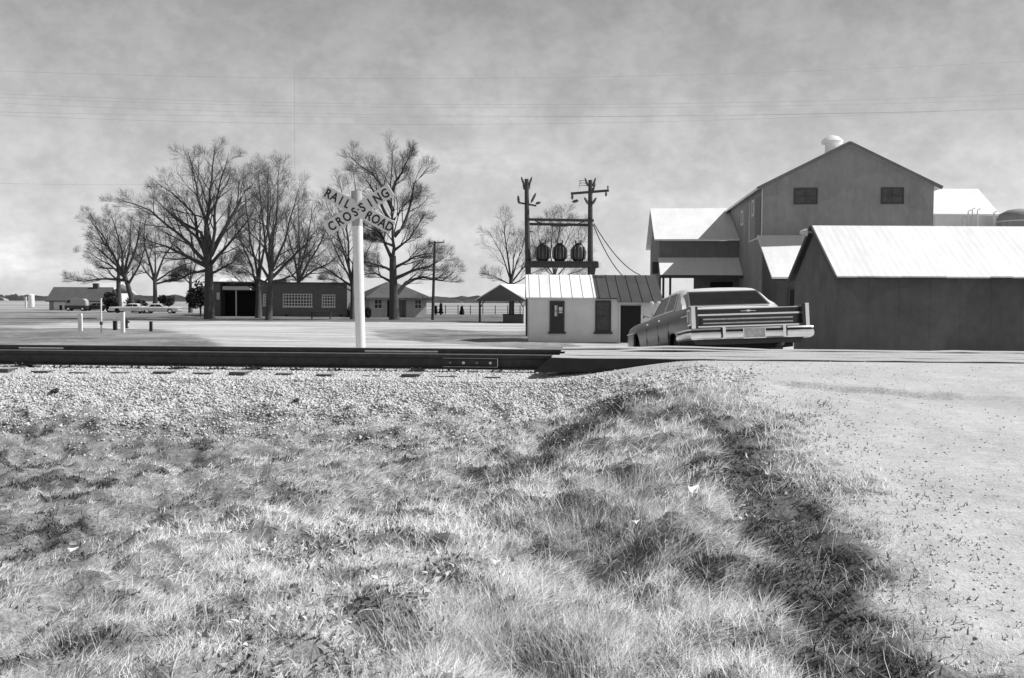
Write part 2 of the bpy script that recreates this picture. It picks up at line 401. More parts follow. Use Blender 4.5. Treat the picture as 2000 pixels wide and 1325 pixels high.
def grid_object(name, sel, label):
    ny, nx = XX.shape; idx = np.arange(ny*nx).reshape(ny, nx)
    q = np.stack([idx[:-1,:-1], idx[:-1,1:], idx[1:,1:], idx[1:,:-1]], -1)[sel]
    used, inv = np.unique(q, return_inverse=True); inv = inv.reshape(q.shape)
    me = bpy.data.meshes.new(name); co = np.stack([XX.ravel(), YY.ravel(), ZZ.ravel()], 1)[used]
    me.vertices.add(len(co)); me.vertices.foreach_set('co', co.astype(np.float32).ravel())
    me.loops.add(inv.size); me.loops.foreach_set('vertex_index', inv.ravel().astype(np.int32))
    me.polygons.add(len(inv)); me.polygons.foreach_set('loop_start', np.arange(0, inv.size, 4, dtype=np.int32))
    me.update(calc_edges=True); me.validate()
    me.polygons.foreach_set('use_smooth', np.ones(len(inv), bool))
    for nm, a in (('near_road', nr), ('ballast', ba), ('far_road', rd2), ('weeds', we), ('lawn', la)):
        at = me.attributes.new(nm, 'FLOAT', 'POINT'); at.data.foreach_set('value', a.ravel()[used].astype(np.float32))
    me.materials.append(gm); o = bpy.data.objects.new(name, me); C.objects.link(o); o['kind'] = 'structure'; o['label'] = label
    return o
cx = (nr[:-1,:-1]+nr[1:,1:])/2; c2 = (rd2[:-1,:-1]+rd2[1:,1:])/2; c3 = (la[:-1,:-1]+la[1:,1:])/2
s_near = cx > .5; s_far = (c2 > .5) & ~s_near; s_lawn = (c3 > .5) & ~s_near & ~s_far
grid_object('dirt_road', s_near, 'pale gravel road climbing to the level crossing')
grid_object('gravel_yard', s_far, 'pale gravel yard road beyond the tracks')
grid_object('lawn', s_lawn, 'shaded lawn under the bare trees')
grid_object('ground', ~(s_near | s_far | s_lawn), 'grassy ground, ballast bed and far fields')

# ------------------------------------------------------------------ loose stones (ballast) and small litter
def scatter_solids(name, pts, size, mat_name, label, tone, seed=1, flat=.7):
    r_ = np.random.default_rng(seed); n = len(pts)
    base = np.array([(-1,-1,-1),(1,-1,-1),(1,1,-1),(-1,1,-1),(-1,-1,1),(1,-1,1),(1,1,1),(-1,1,1)], float)*.5
    fc = np.array([(0,3,2,1),(4,5,6,7),(0,1,5,4),(1,2,6,5),(2,3,7,6),(3,0,4,7)])
    v = base[None]*(1+r_.uniform(-.45, .35, (n, 8, 3)))*(size*np.ones(n))[:,None,None]
    v[:,:,2] *= flat*r_.uniform(.6, 1.2, (n,1)); v[:,:,0] *= r_.uniform(.7, 1.4, (n,1))
    a = r_.uniform(0, 2*math.pi, n); b = r_.uniform(-.6, .6, n)
    ca, sa, cb, sb = np.cos(a)[:,None], np.sin(a)[:,None], np.cos(b)[:,None], np.sin(b)[:,None]
    x, y, z = v[:,:,0], v[:,:,1], v[:,:,2]
    y, z = y*cb-z*sb, y*sb+z*cb; x, y = x*ca-y*sa, x*sa+y*ca
    v = np.stack([x, y, z], -1)+pts[:,None,:]
    me = bpy.data.meshes.new(name); me.vertices.add(n*8); me.vertices.foreach_set('co', v.astype(np.float32).ravel())
    f = (fc[None]+np.arange(n)[:,None,None]*8).reshape(-1, 4)
    me.loops.add(f.size); me.loops.foreach_set('vertex_index', f.ravel().astype(np.int32))
    me.polygons.add(len(f)); me.polygons.foreach_set('loop_start', np.arange(0, f.size, 4, dtype=np.int32)); me.update(calc_edges=True)
    at = me.attributes.new('tone', 'FLOAT', 'POINT'); at.data.foreach_set('value', np.repeat(tone, 8).astype(np.float32))
    me.materials.append(MATS[mat_name]); o = bpy.data.objects.new(name, me); C.objects.link(o)
    o['kind'] = 'stuff'; o['label'] = label; o['category'] = 'gravel'; return o
def tone_mat(name, lo, hi, translucent=0.0, rough=.9):
    m = bpy.data.materials.new(name); m.use_nodes = True; t_ = m.node_tree; b = t_.nodes['Principled BSDF']
    b.inputs['Roughness'].default_value = rough; b.inputs['Specular IOR Level'].default_value = .15
    a = N(t_, 'ShaderNodeAttribute'); a.attribute_name = 'tone'
    mr = N(t_, 'ShaderNodeMapRange'); mr.inputs['To Min'].default_value = lo; mr.inputs['To Max'].default_value = hi
    t_.links.new(a.outputs['Fac'], mr.inputs['Value']); t_.links.new(mr.outputs[0], b.inputs['Base Color'])
    if translucent:
        tl = N(t_, 'ShaderNodeBsdfTranslucent'); t_.links.new(mr.outputs[0], tl.inputs[0]); mx = N(t_, 'ShaderNodeMixShader', Fac=translucent)
        t_.links.new(b.outputs[0], mx.inputs[1]); t_.links.new(tl.outputs[0], mx.inputs[2]); t_.links.new(mx.outputs[0], t_.nodes['Material Output'].inputs[0])
    MATS[name] = m
tone_mat('stone', .22, .80); tone_mat('grass_blade', .05, .98, .35); tone_mat('weed_leaf', .03, .34, .2); tone_mat('dead_leaf', .08, .72, .15)

n = 330000; tt = rng.uniform(-4.2, 2.6, n); ss = rng.uniform(-13, 3.2, n)
x, y = fromts(tt, ss); _, bm_, _, _, _ = masks(x, y)
bm_ = np.maximum(bm_, .8*smooth(-4.1, -1.9, tt+(fbm(x*1.5, y*1.5)-.5)*1.6)**2*(1-smooth(-.2, .9, x)))
bm_ = bm_*(1-.75*smooth(.6, 1.6, x))
keep = (rng.random(n) < bm_*1.0) & ~((x > .45) & (tt > -.4))
x, y, tt = x[keep], y[keep], tt[keep]
z = gz(x, y)+rng.uniform(-.005, .012, len(x))
tone = np.clip(rng.normal(.55, .12, len(x)), 0, 1); tone[rng.random(len(x)) < .05] = 0.05
z = z-.5*.02*(np.abs(tt+.3) < .5)
scatter_solids('ballast', np.stack([x, y, z], 1), rng.uniform(.007, .021, len(x))*(1+.7*(rng.random(len(x))<.08)), 'stone', 'pale crushed stone ballast along the near rail', tone)
n = 15000; x = rng.uniform(1.2, 8.5, n); y = rng.uniform(3.2, 12.2, n); nrm = masks(x, y)[0]
dens = np.exp(-np.maximum(0, x-2.2)*1.3)*.9+.03
keep = rng.random(n) < nrm*dens
x, y = x[keep], y[keep]
scatter_solids('gravel', np.stack([x, y, gz(x, y)+.002], 1), rng.uniform(.005, .014, len(x)), 'stone', 'small loose pebbles scattered over the dirt road', np.clip(rng.normal(.5, .12, len(x)), .2, 1), 3)

# ------------------------------------------------------------------ grass
def blades(name, x, y, L, wd, az, th0, th1, tone, mat_name, label, cat, K=4, z0=None):
    n = len(x); z = gz(x, y)-.01 if z0 is None else z0
    p = np.stack([x, y, z], 1); V = np.zeros((n, K, 2, 3), np.float32)
    side = np.stack([-np.sin(az), np.cos(az), np.zeros(n)], 1)
    tw = rng.uniform(-.9, .9, n)
    for k in range(K):
        fr = k/(K-1); wk = wd*(1-fr**1.5*.9)
        th = th0+th1*fr
        sd = side*np.cos(tw)[:,None]+np.stack([-np.cos(az)*np.cos(th), -np.sin(az)*np.cos(th), np.sin(th)], 1)*np.sin(tw)[:,None]
        V[:,k,0] = p-sd*(wk/2)[:,None]; V[:,k,1] = p+sd*(wk/2)[:,None]
        st = L/(K-1)
        p = p+np.stack([np.cos(az)*np.sin(th)*st, np.sin(az)*np.sin(th)*st, np.cos(th)*st], 1)
        az = az+rng.normal(0, .16, n)
    i0 = (np.arange(n)*K*2)[:,None]
    f = np.stack([np.stack([i0[:,0]+2*k, i0[:,0]+2*k+1, i0[:,0]+2*k+3, i0[:,0]+2*k+2], 1) for k in range(K-1)], 1).reshape(-1, 4)
    me = bpy.data.meshes.new(name); me.vertices.add(n*K*2); me.vertices.foreach_set('co', V.ravel())
    me.loops.add(f.size); me.loops.foreach_set('vertex_index', f.ravel().astype(np.int32))
    me.polygons.add(len(f)); me.polygons.foreach_set('loop_start', np.arange(0, f.size, 4, dtype=np.int32)); me.update(calc_edges=True)
    at = me.attributes.new('tone', 'FLOAT', 'POINT'); at.data.foreach_set('value', np.repeat(tone, K*2).astype(np.float32))
    me.materials.append(MATS[mat_name]); o = bpy.data.objects.new(name, me); C.objects.link(o)
    o['kind'] = 'stuff'; o['label'] = label; o['category'] = cat; return o
def field(n, y0, y1, x0=None, x1=2.9):
    y = y0+(y1-y0)*rng.random(n); 
    lo = -y*.62-1.2; x = lo+(x1-lo)*rng.random(n); return x, y
def clumpy(x, y):   # direction and tone of the matted grass
    az = .95+1.3*(fbm(x*.9+40, y*.9+3)-.5)*2
    tone = fbm(x*2.2+5, y*2.2+60)
    return az, tone
def lightness(x, y):
    # the left part of the verge is a duller, shorter turf; the bank by the road is bleached straw
    return np.clip(.74+.36*smooth(-3.2, -.2, x)+.75*(fbm(x*1.2+70, y*1.2+11)-.5)+.8*(fbm(x*7+7, y*7+1, 3)-.5), .05, 1)
parts = []
for n, y0, y1, Lr, wr in ((230000, 2.9, 6.2, (.05,.15), (.0020,.0042)), (210000, 6.2, 11.4, (.05,.13), (.0036,.0065))):
    x, y = field(n, y0, y1); t_, s_ = ts(x, y); m_nr, m_ba, _, m_we, _ = masks(x, y)
    cl = .55*fbm(x*5+3, y*5+9, 3)+.45*fbm(x*11+3, y*11+9, 2)
    keep = rng.random(n) < np.clip((1-m_nr*1.08)*(1-m_ba*.96)*(1-np.clip(1.35*m_we, 0, .95))*(.42+.58*smooth(.42, .56, cl)), 0, 1)
    x, y, m_nr, m_ba, m_we = x[keep], y[keep], m_nr[keep], m_ba[keep], m_we[keep]; n = len(x)
    az, _ = clumpy(x, y); az = az+rng.normal(0, .75, n)
    L = rng.uniform(*Lr, n)*(.55+.75*smooth(-3.5, .3, x))*(1-.5*m_ba)*(1-.5*m_nr)
    tone = np.clip(lightness(x, y)+rng.normal(0, .20, n)-.35*m_we-.5*(rng.random(n) < .12), .02, 1)
    parts.append((x, y, L, rng.uniform(*wr, n), az, np.clip(rng.normal(1.12, .3, n), .1, 1.5), rng.uniform(-.1, .7, n), tone))
cat_ = [np.concatenate([p[i] for p in parts]) for i in range(8)]
blades('dry_grass', *cat_, 'grass_blade', 'matted pale dry grass over the near bank', 'grass')

# taller straw clumps
def tuft(cx_, cy, r_, n, L0, L1, spread, tone, wd=(.0016,.003), azm=None):
    n = int(n*.55) if n > 60 else n; L0 *= .75; L1 *= .72
    a = rng.uniform(0, 2*math.pi, n); q = r_*np.sqrt(rng.random(n)); x = cx_+q*np.cos(a); y = cy+q*np.sin(a)*.8
    az = a+rng.normal(0, .6, n) if azm is None else azm+rng.normal(0, .8, n)
    return (x, y, rng.uniform(L0, L1, n), rng.uniform(*wd, n), az, np.abs(rng.normal(.45, .4, n)), rng.uniform(.0, spread, n), np.clip(rng.normal(tone, .24, n), 0.05, 1))
tl = []
for px, py, r_, n, L0, L1, sp, tn_ in ((1160,1050,.42,1500,.16,.42,1.5,.50),(1220,970,.35,1300,.15,.40,1.5,.66),(1080,1010,.35,900,.12,.3,1.4,.4),(850,1250,.40,2600,.12,.36,1.6,.80),
        (1070,1290,.30,1100,.15,.42,1.2,.62),(1000,1230,.3,600,.1,.3,1.3,.6),(1180,1270,.3,1000,.12,.34,1.3,.7),(960,1180,.3,700,.1,.25,1.5,.7),(1330,900,.35,700,.08,.2,1.4,.85),
        (1290,1010,.4,900,.08,.22,1.5,.85),(1400,1130,.35,800,.07,.2,1.5,.85),(1050,900,.5,900,.08,.2,1.4,.75),(700,1120,.4,900,.08,.2,1.5,.72),(420,1240,.4,700,.08,.2,1.4,.65),(200,1270,.5,700,.08,.22,1.4,.7),(1130,800,.6,900,.06,.15,1.4,.75)):
    x0, y0 = gp(px, py); tl.append(tuft(x0, y0, r_, n, L0, L1, sp, tn_))
blades('tall_straw', *[np.concatenate([p[i] for p in tl]) for i in range(8)], 'grass_blade', 'tall thin straw stalks standing in tufts on the bank', 'grass', K=6)
# a few thick bent stems
tl = []
for px, py, n in ((1080,1210,26),(1010,1150,14),(1160,1080,18),(880,1180,10),(1260,1080,9),(1030,1290,20)):
    x0, y0 = gp(px, py); tl.append(tuft(x0, y0, .35, n, .18, .42, 1.2, .85, (.004,.007)))
blades('dead_stems', *[np.concatenate([p[i] for p in tl]) for i in range(8)], 'grass_blade', 'thicker bent dead weed stems near the camera', 'stems', K=7)

# low dark weeds: little leaves
n = 420000; x, y = field(n, 2.9, 11.2); m_nr, m_ba, _, m_we, _ = masks(x, y)
cl = fbm(x*7+3, y*7+9, 2)
keep = rng.random(n) < np.clip(m_we*1.15*smooth(.35, .6, cl+.05)+.03*(1-m_ba)*(1-m_nr)**3+.09*smooth(.42, .62, fbm(x*9, y*9, 2))*smooth(.75, 0, np.abs(x-.5*(np.interp(y, *ST_R)+np.interp(y, *ROAD_E))-.1))*(y < 9.5), 0, 1)
x, y = x[keep], y[keep]; n = len(x)
blades('low_weeds', x, y, rng.uniform(.015, .05, n), rng.uniform(.004, .010, n)*(1+.05*y), rng.uniform(0, 6.28, n), rng.uniform(.1, 1.0, n), rng.uniform(0, 1.1, n),
       np.clip(rng.normal(.28, .22, n)+.6*masks(x, y)[0], 0, 1), 'weed_leaf', 'low dark weeds beside the road and across the bank', 'weeds', K=3)
# fallen leaves
lx, ly = [], []
for px, py, r_, n in ((640,1090,.45,220),(760,1130,.45,150),(700,1200,.5,260),(560,1250,.45,220),(640,1290,.4,220),(900,1110,.4,90),(1450,930,.3,50),(1480,1010,.4,40),(450,1150,.5,50),(1340,1100,.6,40)):
    x0, y0 = gp(px, py); a = rng.uniform(0, 6.28, n); q = r_*np.sqrt(rng.random(n)); lx.append(x0+q*np.cos(a)); ly.append(y0+q*np.sin(a))
x = np.concatenate(lx); y = np.concatenate(ly); n = len(x)
blades('fallen_leaves', x, y, rng.uniform(.025, .055, n), rng.uniform(.012, .026, n), rng.uniform(0, 6.28, n), rng.uniform(.6, 1.6, n), rng.uniform(-.6, .8, n),
       np.where(rng.random(n) < .6, rng.uniform(.45, .85, n), rng.uniform(0, .3, n)), 'dead_leaf', 'curled dead leaves caught in the grass', 'leaves', K=4, z0=gz(x, y)+rng.uniform(.01, .07, n))

# litter: torn papers and dark lumps
def paper(px, py, sz, label, seed, lift=.05):
    r_ = random.Random(seed); x0, y0 = gp(px, py); m_ = MB()
    pts = [(-.5,.32),(-.12,.26),(.08,.22),(.52,.38),(.30,.10),(.12,-.05),(.03,-.42),(-.10,-.12),(-.28,.12)]
    vs = [(u*sz, (v*.9)*sz, lift+abs(v)*sz*.25+r_.uniform(0, .12)*sz) for u, v in pts]
    vs += [(u, v, w_-.003) for u, v, w_ in vs]; k = len(pts)
    m_.add(vs, [tuple(range(k)), tuple(range(2*k-1, k-1, -1))]+[(i, (i+1)%k, k+(i+1)%k, k+i) for i in range(k)])
    o = m_.build('paper_scrap', 'paper'); o.location = (x0, y0, float(gz(x0, y0))); o.rotation_euler = (R(28), R(r_.uniform(-8, 8)), 0)
    tag(o, label, 'litter', 'paper scraps lying in the grass')
paper(1350, 985, .115, 'largest white torn paper scrap lying in dry grass left of dark weeds', 1, .10)
paper(966, 1122, .075, 'small crumpled white scrap in the straw in front of the tall tufts', 2, .08)
paper(1242, 1045, .055, 'small pale scrap just left below the largest torn paper', 3, .09)
paper(146, 1090, .07, 'white scrap lying by a dark hollow far out in left turf', 4, .06)
def lump(px, py, sz, label):
    x0, y0 = gp(px, py); bm = bmesh.new(); bmesh.ops.create_icosphere(bm, subdivisions=2, radius=sz)
    for v in bm.verts: v.co *= 1+.35*(math.sin(v.co.x*90)*math.cos(v.co.y*70)); v.co.z *= .75
    me = bpy.data.meshes.new('rock'); bm.to_mesh(me); bm.free(); me.materials.append(MATS['stone_dark'])
    o = bpy.data.objects.new('rock', me); C.objects.link(o); o.location = (x0, y0, float(gz(x0, y0))+sz*.5)
    tag(o, label, 'rock', 'dark rocks on the pale ballast')
lump(108, 769, .045, 'dark round rock alone on pale ballast at far left')
lump(578, 787, .035, 'dark rock on lower edge of ballast left of the signpost')
lump(840, 816, .028, 'small dark rock low on ballast right of the signpost')

# ------------------------------------------------------------------ track
rail_prof = [(-.076,-.19),(.076,-.19),(.076,-.178),(.02,-.163),(.0085,-.15),(.0085,-.06),(.035,-.045),(.037,-.008),(.03,0),(-.03,0),(-.037,-.008),(-.035,-.045),(-.0085,-.06),(-.0085,-.15),(-.02,-.163),(-.076,-.178)]
RZ = -PHI
def rail(name, t0, label, group):
    x0, y0 = fromts(t0, 0)
    m_ = MB().prism([(a, b) for a, b in rail_prof], -60, 60, 'x')
    root = thing(name, label, 'rail', (x0, y0, .002), RZ, group)
    m_.build('rail_body', 'steel_dark', root, 30)
    MB().box(-60, 60, -.024, .024, .0006, .0025).build('polished_head', 'steel_worn', root)
    return root
near_rail = rail('rail', 0, 'near steel rail, black side face towards the ballast, four bolt joint', 'rails of the track')
far_rail = rail('rail', 1.51, 'far steel rail behind the near one, with pale joint bars', 'rails of the track')
def s_at(px, t0):
    lo, hi = -30, 30
    for _ in range(50):
        mid_ = (lo+hi)/2; x, y = fromts(t0, mid_)
        if x/y*F+1000 < px: lo = mid_
        else: hi = mid_
    return lo
def joint(par, a, b, matn, nb):
    m_ = MB(); m_.prism([(-.040,-.155),(-.070,-.168),(-.070,-.158),(-.030,-.138),(-.024,-.072),(-.052,-.058),(-.052,-.050),(-.012,-.050),(-.012,-.155)], a, b, 'x')
    j = m_.build('joint_bar', matn, par)
    for i in range(nb):
        u = a+(b-a)*(i+.55)/(nb+.1)
        MB().lathe((u, -.024, -.105), [(.020,0),(.020,-.022),(.011,-.024),(.011,-.05)], 6, 'y').build('bolt', 'steel_worn' if i % 2 else 'steel_plate', j)
a, b = s_at(866, 0), s_at(973, 0); joint(near_rail, a, b, 'steel_dark', 4)
MB().box(a, b, -.056, -.040, -.0495, -.0465).box(a, b, -.072, -.060, -.158, -.155).box(b-.004, b+.004, -.058, -.05, -.155, -.05).build('bar_edge', 'steel_worn', near_rail)
for p0, p1 in ((714, 856), (40, 126)):
    a, b = s_at(p0, 1.51), s_at(p1, 1.51); joint(far_rail, a, b, 'steel_plate', 3)
    MB().box(a, b, -.06, -.038, -.049, -.032).build('bar_edge', 'steel_worn', far_rail)
# ties
proto = None
k = 0; s_ = .35
while s_ > -9.8:
    tx, ty = fromts(.755, s_+random.uniform(-.03, .03)); 
    if proto is None:
        m_ = MB(); L = 1.32
        m_.add([(-.115,-L,-.17),(.115,-L,-.17),(.115,L,-.17),(-.115,L,-.17),(-.11,-L,0),(.11,-L,0),(.11,L,0),(-.11,L,0)],
               [(0,3,2,1),(4,5,6,7),(0,1,5,4),(1,2,6,5),(2,3,7,6),(3,0,4,7)])
        proto = thing('railroad_tie', 'weathered dark wooden tie half buried in ballast under the rails', 'tie', (0,0,0), RZ, 'wooden ties under the rails')
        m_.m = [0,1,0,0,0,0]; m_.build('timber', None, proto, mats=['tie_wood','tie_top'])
        for q in (-.755, .755):
            pl = MB().box(-.09,.09, q-.17, q+.17, .0005, .014).build('tie_plate', 'steel_dark', proto)
            for u, v in ((-.05,-.10),(.05,.10),(.05,-.12)):
                MB().lathe((u, q+v, .0142), [(.010,0),(.010,.024),(.021,.026),(.018,.036),(.006,.04)], 6).build('spike', 'steel_dark', pl)
        index_children(); o = proto
    else: o = copy_tree(proto)
    o.location = (tx, ty, -.216+random.uniform(-.030, .012)); o.rotation_euler = (0, 0, RZ+random.uniform(-.05, .05)); o.scale = (random.uniform(.85, 1.12), random.uniform(.95, 1.035), 1)
    k += 1; s_ -= .535
# the tie ends under the plate are joined to the ballast; crossing planks
s0 = .62
rows = [(-.50,-.10,'front'),(.10,.42,'second'),(.45,.76,'third'),(.79,1.10,'fourth'),(1.13,1.41,'fifth'),(1.61,1.95,'rear')]
for i, (a, b, wd_) in enumerate(rows):
    x0, y0 = fromts((a+b)/2, 0); ss0 = s0+random.uniform(-.05, .05)+(0 if i else -.08)
    h = (b-a)/2-.008; nseg = 24; m_ = MB(); vs = []
    r_ = random.Random(i)
    for k in range(nseg+1):
        u = ss0+(9.5-ss0)*k/nseg; zt = .004+r_.uniform(-.004, .008)+(.03*math.exp(-((u-2.3)/1.0)**2) if i > 3 else 0)+(.012 if i == 5 else 0)
        ub = u-(.22 if (k == 0 and i == 0) else 0)
        vs += [(ub,-h,-.18),(u,-h,zt-.012),(u,-h+.02,zt),(u,h-.02,zt+r_.uniform(-.003,.003)),(u,h,zt-.012),(u,h,-.18)]
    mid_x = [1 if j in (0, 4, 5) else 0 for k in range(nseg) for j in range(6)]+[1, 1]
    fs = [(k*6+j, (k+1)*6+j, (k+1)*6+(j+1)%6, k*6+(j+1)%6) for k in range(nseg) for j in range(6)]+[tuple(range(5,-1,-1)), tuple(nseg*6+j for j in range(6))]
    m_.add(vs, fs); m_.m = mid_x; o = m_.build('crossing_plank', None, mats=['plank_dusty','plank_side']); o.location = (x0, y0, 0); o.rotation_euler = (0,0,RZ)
    lab = {'front':'front crossing timber nearest the camera, its dark side face showing','second':'dusty crossing timber just behind the near rail','third':'dusty middle timber between the rails, nearer one of the middle pair','fourth':'dusty middle timber between the rails, farther one of the middle pair','fifth':'dusty crossing timber just in front of the far rail','rear':'rear crossing timber beyond the far rail, humped under the car'}[wd_]
    tag(o, lab, 'plank', 'timbers of the level crossing')

# ------------------------------------------------------------------ crossbuck
D = 16.5; base = W(704.5, 681, D); top = W(696, 374, D)
root = thing('crossing_sign', 'white post with crossed RAIL ROAD CROSSING boards beside the track', 'sign', (base.x, base.y, float(gz(base.x, base.y))))
loc = root.location.copy(); lean = (top.x-base.x)/(top.z-base.z)
def P(z, dy=0): return Vector((lean*(z-(base.z-loc.z)), dy, z))
hz = top.z-loc.z; hp = W(697, 442, D).z-loc.z
MB().tube([P(-.3), P(.3), P(hp*.5), P(hp)], [.078, .078, .082, .088], 20).build('post', 'white_paint', root, 40)
MB().tube([P(hp+.001), P(hz)], [.089, .090], 20).build('post_head', 'grey_wood', root, 40)
cz = W(700, 411, D).z-loc.z; cxp = W(702, 411, D).x-loc.x
def board(ang, y0, texts):
    L, h = 1.26, .225; e = Matrix.Translation((cxp, y0, cz)) @ Matrix.Rotation(R(ang), 4, Vector((0,-1,0)))
    o = MB().box(-L/2, L/2, 0, .02, -h/2, h/2).build('sign_board', 'sign_face', root); o.matrix_local = e
    bv = o.modifiers.new('b', 'BEVEL'); bv.width = .004
    allv, allf = [], []
    for s_txt, pos, wd_ in texts:
        n_ = len(s_txt); allv, allf = [], []
        for i, ch in enumerate(s_txt):
            cu = bpy.data.curves.new('letter', 'FONT'); cu.body = ch; cu.size = .205; cu.align_x = 'CENTER'; cu.extrude = .0015; cu.offset = .0048
            to = bpy.data.objects.new('letter', cu); C.objects.link(to); bpy.context.view_layer.update()
            dg = bpy.context.evaluated_depsgraph_get(); me = to.evaluated_get(dg).to_mesh()
            u0 = pos+wd_*(i/(n_-1)-.5) if n_ > 1 else pos
            b0 = len(allv); allv += [(u0+v.co.x*.82, -.003-v.co.z, v.co.y-.072) for v in me.vertices]
            allf += [tuple(b0+q for q in p_.vertices) for p_ in me.polygons]
            to.evaluated_get(dg).to_mesh_clear(); bpy.data.objects.remove(to)
        obj_from('lettering', allv, allf, 'black_paint', o)
    return o
board(31.5, -.115, [('CROSSING', .0, 1.02)])
board(-28.0, -.088, [('RAIL', -.385, .36), ('ROAD', .385, .38)])
MB().lathe((cxp, -.138, cz), [(.014,.03),(.014,0)], 8, 'y').lathe((cxp, -.138, cz+.07), [(.012,.03),(.012,0)], 8, 'y').build('bolt', 'steel_plate', root)

# ------------------------------------------------------------------ buildings
YAW = R(-5)
def yawpt(o, u, v):   # barn-frame (u right, v deep) -> world xy
    return o[0]+u*math.cos(YAW)-v*math.sin(YAW), o[1]+u*math.sin(YAW)+v*math.cos(YAW)
def slope_roof(x0, x1, ya, za, yb, zb, th=.10, seam=None, corr=None, mb=None, mi=0):
    """one roof plane running from eave (ya,za) to ridge (yb,zb)"""
    m_ = mb or MB()
    m_.add([(x0,ya,za),(x1,ya,za),(x1,yb,zb),(x0,yb,zb),(x0,ya,za-th),(x1,ya,za-th),(x1,yb,zb-th),(x0,yb,zb-th)],
           [(0,1,2,3),(7,6,5,4),(0,4,5,1),(1,5,6,2),(2,6,7,3),(3,7,4,0)], mi)
    if seam:
        u = x0+seam*.35; d = Vector((0, yb-ya, zb-za)).normalized(); nrm = Vector((0,-d.z,d.y))
        if nrm.z < 0: nrm = -nrm
        while u < x1:
            a = Vector((u, ya, za))+nrm*.012-d*.0+Vector((0,0,0)); b = Vector((u, yb, zb))+nrm*.012
            m_.bar(a, b, .03, .03, nrm, mi); u += seam
    return m_
def window(par, x0, x1, z0, z1, y, cols, rows_, fm='dark_trim', gm_='window_glass', face='front', fw=.06, mw=.025, depth=.05):
    """framed window on a wall plane; face front -> plane y, face left -> plane x=y"""
    def bx(m_, a0, a1, c0, c1, d0, d1):
        if face == 'front': m_.box(a0, a1, y-d1, y-d0, c0, c1)
        else: m_.box(y-d1, y-d0, a0, a1, c0, c1)
    fr = MB(); bx(fr, x0, x0+fw, z0, z1, .003, depth); bx(fr, x1-fw, x1, z0, z1, .003, depth)
    bx(fr, x0+fw, x1-fw, z0, z0+fw, .003, depth); bx(fr, x0+fw, x1-fw, z1-fw, z1, .003, depth)
    for i in range(1, cols):
        u = x0+(x1-x0)*i/cols; bx(fr, u-mw/2, u+mw/2, z0+fw, z1-fw, .012, depth*.7)
    for j in range(1, rows_):
        v = z0+(z1-z0)*j/rows_
        for i in range(cols):
            a = x0+fw if i == 0 else x0+(x1-x0)*i/cols+mw/2; b = x1-fw if i == cols-1 else x0+(x1-x0)*(i+1)/cols-mw/2
            bx(fr, a, b, v-mw/2, v+mw/2, .012, depth*.7)
    f = fr.build('window', fm, par); g = MB(); bx(g, x0+fw, x1-fw, z0+fw, z1-fw, .002, .010); g.build('glass', gm_, f); return f

# main barn
B0 = (GX(1486, 58), 58.0)
barn = thing('barn', 'tall grey gabled barn with two four pane windows high in its gable', 'barn', (B0[0], B0[1], GZ), YAW)
WB, DB = 9.6, 16.3; HE, HP = 8.62, 11.02
m_ = MB(); m_.add([(0,0,0),(WB,0,0),(WB,0,HE),(WB/2,0,HP),(0,0,HE),(0,DB,0),(WB,DB,0),(WB,DB,HE),(WB/2,DB,HP),(0,DB,HE)],
    [(0,1,2,3,4),(9,8,7,6,5),(1,6,7,2),(0,4,9,5)])
m_.build('wall', None, barn, mats=['barn_wall'])
rf = MB()
for sx in (0, 1):
    xe = -.35 if sx == 0 else WB+.35; ze = HE-.35*(HP-HE)/(WB/2)
    rf.add([(xe,-.3,ze),(WB/2,-.3,HP),(WB/2,DB+.3,HP),(xe,DB+.3,ze),(xe,-.3,ze+.14),(WB/2,-.3,HP+.14),(WB/2,DB+.3,HP+.14),(xe,DB+.3,ze+.14)],
       [(0,1,2,3),(4,7,6,5),(0,4,5,1),(3,2,6,7),(0,3,7,4)])
roof = rf.build('roof', 'white_roof', barn)
tr_ = MB()
for sx in (0, 1):
    xe = -.37 if sx == 0 else WB+.37; ze = HE-.37*(HP-HE)/(WB/2)
    tr_.bar((xe,-.33,ze+.04), (WB/2,-.33,HP+.04), .04, .2)
tr_.build('barge_board', 'barn_side', roof)
for p0, p1 in ((1545, 1594), (1709, 1757)):
    u0 = (GX(p0, 58)-B0[0]); u1 = (GX(p1, 57.6)-B0[0])
    window(barn, u0, u1, W(1600,399,57.6).z-GZ, W(1600,367,57.6).z-GZ, 0, 2, 2, 'dark_trim', 'dim_glass', fw=.06, mw=.05)
# side wall windows and hatch (left side, plane x=0)
window(barn, 3.0, 3.9, 7.2, 8.2, 0, 1, 1, 'pale_trim', 'dim_glass', face='left', fw=.14)
window(barn, 7.6, 8.6, 7.0, 8.0, 0, 1, 1, 'pale_trim', 'dim_glass', face='left', fw=.16)
ht = MB().box(-.04,-.003, .15, 5.0, 5.7, 5.78).box(-.04,-.003, 4.92, 5.0, 5.78, 8.2).box(-.04,-.003, .02, .12, 5.7, 8.5).build('hatch_frame', 'office_wall', barn)
MB().box(-.03,-.003, .6, 2.6, 5.85, 8.2).build('hatch', 'barn_side', barn)
# ridge ventilator
vent = MB().lathe((WB/2-.25, 3.0, HP+.05), [(.42,-.1),(.42,.45),(.62,.45),(.66,.6),(.40,.85),(.1,.95)], 16).build('ridge_vent', 'white_roof', roof, 40)

